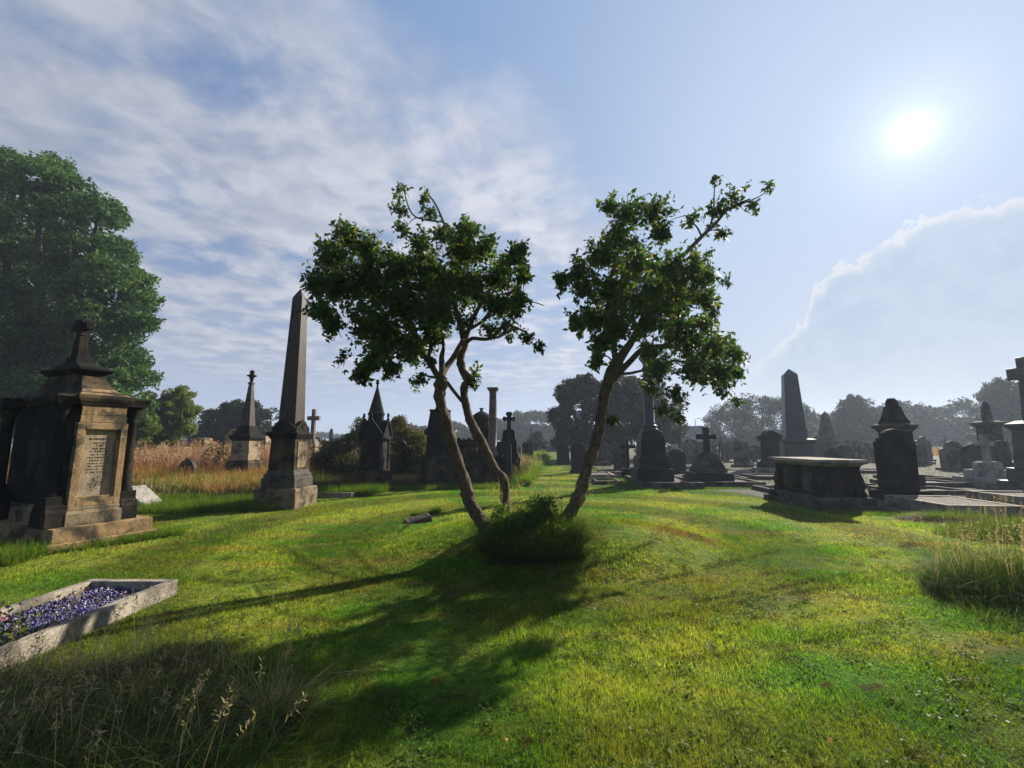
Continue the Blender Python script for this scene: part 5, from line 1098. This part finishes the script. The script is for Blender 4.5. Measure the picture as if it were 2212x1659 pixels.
# a few fallen leaves
n = 46; r_ = np.sqrt(rng.uniform(2.2**2, 8**2, n)); a = rng.uniform(-.9, .6, n); P_ = np.stack([r_*np.sin(a), r_*np.cos(a), gz_np(r_*np.sin(a), r_*np.cos(a))+.03], 1)
npmesh('fallen_leaves', leaves(P_, .04, np.tile([[0, 0, 1.0]], (n, 1)), .55, .3, 0, rng), 4, 'straw', kind='stuff')

hu = lambda lo, hi: (lambda x, y, rng: rng.uniform(lo, hi, len(x)))
# foreground left: long dry grass leaning over
gset('lawn_margin_grass', 7000, quad([(-3.6, 2.3), (-.6, 2.0), (-1.0, 3.3), (-3.3, 3.9)]), 'lush', hu(.03, .13), .005, .7, 1.1, seed=59, levels=3)
gset('tall_dry_grass', 6500, quad([(-4.6, 1.7), (-1.3, 1.7), (-1.35, 2.9), (-4.6, 2.75)]), 'dry', hu(.07, .34), .0055, 1.0, 1.2, seed=61, levels=4)
gset('tall_dry_grass', 5200, quad([(-3.9, 2.6), (-1.7, 2.5), (-2.1, 3.5), (-3.6, 3.2)]), 'dry', hu(.06, .27), .0045, .9, 1.0, seed=62, levels=4)
gset('tall_dry_grass', 900, quad([(-3.9, 2.0), (-1.3, 2.0), (-1.8, 3.4), (-3.7, 3.3)]), 'palestraw', hu(.25, .55), .0032, .9, .8, seed=63, levels=5)
gset('tall_dry_grass', 260, quad([(-3.8, 1.8), (-.9, 1.8), (-1.1, 2.6), (-3.6, 2.6)]), 'lush', hu(.2, .5), .006, .7, 1.0, seed=65, levels=5)
gset('dense_green_grass', 2200, quad([(-4.2, 1.8), (-1.0, 1.8), (-1.4, 2.9), (-4.2, 3.0)]), 'lush', hu(.12, .42), .006, .8, 1.1, seed=66, levels=4)
gset('dense_green_grass', 9000, quad([(-4.6, 1.5), (-1.0, 1.5), (-1.1, 2.3), (-4.6, 2.4)]), 'tuftg', hu(.08, .30), .006, .5, .9, seed=64, levels=3)
def tuftthing(name, label, cx_, cy_, sets, cat='grass tuft', group=None):
    o = thing(name, label, cat, (cx_, cy_, gz(cx_, cy_)), 0, group)
    for i, (nm, n, f, mt, h, w, ln_, bd, az_, sd, lv) in enumerate(sets): gset(nm, n, f, mt, h, w, ln_, bd, az_, None, sd, lv, parent=o)
    return o
tx, ty = G(600, 1560).x, G(600, 1560).y
tuftthing('dry_grass_tuft', 'pale dry grass tuft catching the light in the shaded left foreground', tx, ty, [('blades', 520, ell(tx, ty, .10, .08), 'palestraw', hu(.12, .34), .004, .6, 1.2, None, 71, 4), ('green_blades', 500, ell(tx, ty, .16, .12), 'tuftg', hu(.10, .26), .005, .6, 1.2, None, 72, 4)])
# tuft round the three trunks
bx, by = .26, 5.98
dome = lambda H: (lambda x, y, rng: np.maximum(.08, H*(1-.6*(((x-bx)/.80)**2+((y-by)/.5)**2)))*rng.uniform(.5, 1.2, len(x)))
o = tuftthing('trunk_undergrowth', 'dark shaggy clump of grass and weeds around the feet of the three trunks', bx, by, [
 ('long_blades', 11000, ell(bx, by, .68, .42, 0, .55), 'tuftg', dome(.56), .007, .45, 1.3, None, 73, 4),
 ('front_blades', 2600, ell(bx+.03, by-.30, .64, .18, 0, .6), 'tuftg', hu(.10, .28), .006, .6, 1.5, -1.57, 74, 4),
 ('arching_blades', 1700, ell(bx, by-.08, .66, .36), 'lush', hu(.25, .50), .0065, .55, 1.6, -1.57, 76, 5),
 ('dry_blades', 500, ell(bx+.1, by, .8, .4), 'dry', hu(.3, .55), .004, .4, .9, None, 75, 4)], 'undergrowth')
rg = np.random.default_rng(8); n = 8200; a = rg.uniform(0, 6.28, n); rr_ = rg.random(n)**.5; x = .68*rr_*np.cos(a); y = .42*rr_*np.sin(a); z = .05+np.maximum(.05, .40*(1-rr_**2*.8))*rg.random(n)**.6
pk = rg.random(n) < .16; x[pk] = .14+rg.normal(size=pk.sum())*.11; y[pk] = rg.normal(size=pk.sum())*.09; z[pk] = rg.uniform(.2, .62, pk.sum())
pk = rg.random(n) < .04; x[pk] = -.42+rg.normal(size=pk.sum())*.07; y[pk] = .2+rg.normal(size=pk.sum())*.06; z[pk] = rg.uniform(.2, .5, pk.sum())
npmesh('weed_leaves', leaves(np.stack([x, y, z], 1), .055, None, .5, 1, .3, rg), 4, 'weed', o)
ws = MB(); q_ = random.Random(4)
for _ in range(26): xx, yy = q_.gauss(.1, .25), q_.gauss(0, .12); ws.tube([(xx*.7, yy*.7, 0), (xx, yy, .3), (xx*1.1, yy*1.1, q_.uniform(.4, .66))], [.005, .004, .002], 5)
ws.build('weed_stems', 'tuftg', o, 0)
# right-hand tufts
x1, y1 = 5.42, 4.78
dm = lambda cx_, cy_, rx, ry, H: (lambda x, y, rng: np.maximum(.08, H*(1-.75*(((x-cx_)/rx)**2+((y-cy_)/ry)**2)))*rng.uniform(.45, 1.15, len(x)))
tuftthing('grass_clump', 'large dark clump of long grass with rusty seed heads at the right edge', x1, y1, [
 ('long_blades', 15000, ell(x1, y1, 1.0, .72, .2, .55), 'tuftg', dm(x1, y1, 1.0, .75, .56), .0065, .40, .9, None, 81, 4),
 ('seed_stalks', 260, ell(x1, y1+.15, .8, .4), 'palestraw', hu(.42, .70), .005, .3, .5, None, 82, 4),
 ('fringe', 3500, ell(x1-.1, y1-.35, 1.1, .55, .2, .6), 'lush', hu(.06, .20), .005, .7, 1.2, None, 83, 3)], group='grass clumps at the right edge')
x1, y1 = 9.1, 7.75
tuftthing('grass_clump', 'sunlit pale green patch of long grass at the right edge, behind the large dark clump', x1, y1, [
 ('long_blades', 16000, ell(x1, y1, 1.75, .75, .05, .55), 'lush', dm(x1, y1, 1.8, .8, .38), .007, .40, .9, None, 84, 4),
 ('seed_stalks', 900, ell(x1, y1, 1.5, .5), 'dry', hu(.35, .6), .005, .3, .5, None, 85, 4)], group='grass clumps at the right edge')
x1, y1 = 9.0, 9.25
tuftthing('cut_grass_heap', 'low brown heap of cut grass between the table tomb and the pale-edged kerb', x1, y1, [
 ('cuttings', 5500, ell(x1, y1, .95, .38, -.1, .55), 'clip', dm(x1, y1, 1.0, .42, .20), .007, 1.3, 1.2, None, 86, 3),
 ('fresh_blades', 1400, ell(x1+.2, y1, .7, .25), 'lush', hu(.12, .34), .006, .5, .9, None, 87, 3)], 'grass heap')
# long grass along the feet of the monuments
gset('long_green_grass', 26000, quad([(-10.6, 9.6), (-5.6, 10.4), (-6.3, 12.6), (-11.5, 12.3)]), 'lush', hu(.12, .36), .010, .4, .9, seed=91, levels=3)
gset('long_green_grass', 9000, quad([(-7.0, 5.9), (-5.7, 7.8), (-5.95, 8.1), (-8.2, 7.0)]), 'lush', hu(.05, .22), .007, .4, .9, seed=92, levels=3)
gset('long_green_grass', 9000, quad([(-7.9, 5.2), (-6.5, 5.9), (-6.7, 6.6), (-9.4, 6.6)]), 'lush', hu(.08, .34), .007, .4, .9, seed=93, levels=3)
gset('long_green_grass', 9000, quad([(-5.5, 13.0), (-4.3, 13.3), (-4.0, 14.4), (-6.2, 14.2)]), 'lush', hu(.15, .45), .011, .4, .8, seed=94, levels=3)
gset('long_green_grass', 5000, quad([(-4.0, 14.7), (.3, 15.6), (.2, 16.1), (-4.0, 15.5)]), 'lush', hu(.06, .28), .011, .4, .8, seed=95, levels=3)
gset('long_green_grass', 16000, quad([(.1, 15.9), (.75, 16.4), (2.2, 32), (.9, 32)]), 'lush', hu(.25, .62), .016, .35, .7, seed=96, levels=3)
gset('long_green_grass', 5000, quad([(1.9, 32), (2.5, 32), (4.1, 55), (2.7, 55)]), 'lush', hu(.4, .9), .04, .35, .7, seed=97, levels=2)
gset('straw_grass', 8000, quad([(-.1, 16.6), (.35, 17.2), (1.3, 30), (.2, 30)]), 'dry', hu(.5, .95), .014, .3, .5, seed=98, levels=3)
gset('straw_grass', 60000, quad([(-9.0, 13.2), (-7.0, 15.5), (-15, 33), (-34, 24)]), 'straw', lambda x, y, rng: (.45+.5*np.clip((y-13)/8, 0, 1))*rng.uniform(.5, 1.2, len(x)), .020, .35, .6, seed=99, levels=3)
gset('seeding_willowherb', 14000, quad([(-13, 19), (-9.0, 22), (-13, 32), (-30, 24)]), 'pinkstraw', hu(.9, 1.55), .035, .25, .3, seed=100, levels=3)
rng = np.random.default_rng(46); k = 620; f_ = quad([(-12.5, 17.5), (-8.6, 20), (-13, 31), (-30, 24)])(k, rng); hh_ = rng.uniform(1.0, 1.75, k); m_ = rng.integers(26, 46, k)
tt = rng.random(m_.sum()); zz = np.repeat(hh_, m_)*(.55+.45*tt); sp2 = .11*(1-tt)+.012; lx = np.repeat(rng.normal(size=k)*.12, m_)*zz
P_ = np.stack([np.repeat(f_[0], m_)+lx+rng.normal(size=m_.sum())*sp2*.6, np.repeat(f_[1], m_)+rng.normal(size=m_.sum())*sp2*.6, zz], 1)
npmesh('willowherb_seed_heads', leaves(P_, .085, None, .4, 1, -.2, rng), 4, 'pinkstraw', kind='stuff')
gset('straw_grass', 5000, quad([(-10.0, 13.2), (-6.3, 15), (-8, 18), (-16, 17)]), 'lush', hu(.3, .8), .018, .4, .8, seed=121, levels=3)
gset('dark_undergrowth', 26000, quad([(-12.5, 12.8), (-5.2, 14.2), (-5.6, 17.5), (-14.5, 16.2)]), 'dry', hu(.18, .55), .016, .7, .9, seed=101, levels=3)
gset('dark_undergrowth', 16000, quad([(-7.0, 14.0), (-5.3, 14.4), (-1.6, 16.8), (-7.5, 18.5)]), 'dry', hu(.2, .6), .014, .6, .9, seed=102, levels=3)
# rough grass and weeds among the right-hand graves
gset('rough_grass', 26000, quad([(4.0, 17), (16, 10.2), (48, 34), (9, 60)]), 'dry', hu(.03, .16), .022, .8, .9, seed=103, levels=2)
gset('long_green_grass', 7000, quad([(3.2, 17.2), (4.4, 15.6), (4.9, 16.0), (5.2, 34)]), 'lush', hu(.05, .22), .014, .5, .9, seed=104, levels=2)
gset('long_green_grass', 6000, quad([(4.2, 15.2), (7.0, 15.1), (9.0, 15.4), (4.4, 15.6)]), 'lush', hu(.03, .12), .010, .5, .9, seed=105, levels=2)
gset('long_green_grass', 5000, quad([(7.1, 10.0), (9.6, 9.3), (13, 9.0), (7.2, 10.6)]), 'lush', hu(.03, .14), .010, .5, .9, seed=106, levels=2)
gset('field_grass', 26000, quad([(34, 48), (95, 60), (95, 92), (40, 92)]), 'straw', hu(.3, .7), .10, .4, .5, seed=107, levels=2)
x1, y1 = G(940, 1108).x, G(940, 1108).y
tuftthing('stone_side_tuft', 'bright grass tufts against the small sunken stone on the lawn', x1, y1, [('blades', 700, ell(x1, y1, .10, .16), 'lush', hu(.08, .22), .006, .5, .9, None, 108, 3), ('near_blades', 900, ell(x1-.28, y1-.3, .22, .06, .35), 'lush', hu(.05, .16), .006, .5, .9, None, 109, 3)])
# flowers growing at the near end of the blue grave
o = thing('flowering_plant', 'small pink and white flowering plant at the end of the blue chippings', 'flowers', (-3.95, 3.30, .07))
rg = np.random.default_rng(9); n = 900; P_ = np.stack([rg.normal(size=n)*.13, rg.normal(size=n)*.22, rg.uniform(.0, .22, n)], 1); npmesh('leaves', leaves(P_, .04, None, .6, 1, .2, rg), 4, 'weed', o)
M['petalp'] = plain('pink_petals', (.42, .13, .24)); M['petalw'] = plain('white_petals', (.60, .52, .48))
for nm, mt, k in (('pink_flowers', 'petalp', 42), ('white_flowers', 'petalw', 30)):
    cs = np.stack([rg.normal(size=k)*.13, rg.normal(size=k)*.22, rg.uniform(.16, .28, k)], 1); ps = np.repeat(cs, 6, 0); npmesh(nm, leaves(ps, .020, np.tile([[0, 0, 1.0]], (len(ps), 1)), .8, .5, -.2, rg), 4, mt, o, kind='stuff')

# flowering grass stalks with loose heads
def stalks(name, n, fx, mt, lo, hi, seed, lean=.35, head=.028):
    rng = np.random.default_rng(seed); x, y = fx(n, rng); P_ = np.stack([x, y, gz_np(x, y)], 1); a = rng.uniform(0, 6.28, n)*.5-.4
    d = unit(np.stack([np.cos(a)*lean*rng.random(n), np.sin(a)*lean*rng.random(n), np.ones(n)], 1)); h = rng.uniform(lo, hi, n)[:, None]
    w_ = np.stack([np.cos(a+1.5), np.sin(a+1.5), np.zeros(n)], 1)*.0016; T_ = P_+d*h
    V1 = np.stack([P_-w_, P_+w_, T_+w_*.5, T_-w_*.5], 1).reshape(-1, 3)
    m_ = 16; tt = rng.random((n, m_)); Q_ = (P_[:, None]+d[:, None]*(h[:, None]*(.78+.24*tt[..., None]))).reshape(-1, 3)+rng.normal(size=(n*m_, 3))*.006
    V2 = leaves(Q_, head, np.tile([[1.0, 0, 0]], (len(Q_), 1)), .22, 1, -.9, rng)
    npmesh(name, np.concatenate([V1, V2]), 4, mt, kind='stuff')
stalks('flowering_grass', 190, quad([(-3.9, 1.9), (-1.1, 1.9), (-1.6, 3.4), (-3.5, 3.5)]), 'palestraw', .25, .58, 201, .9)
stalks('flowering_grass', 110, ell(5.5, 4.85, .8, .5), 'palestraw', .45, .78, 202)
stalks('flowering_grass', 90, ell(9.1, 7.75, 1.5, .6), 'palestraw', .4, .7, 203)
stalks('flowering_grass', 60, ell(.4, 6.25, .75, .35), 'palestraw', .5, .85, 204)
stalks('flowering_grass', 130, quad([(-.1, 16.4), (.8, 16.8), (1.9, 28), (.3, 28)]), 'palestraw', .6, 1.1, 205, .3, .05)
stalks('flowering_grass', 200, quad([(-9.5, 10.0), (-5.6, 10.6), (-6.2, 13.5), (-11.5, 13)]), 'palestraw', .4, .8, 206, .4, .035)
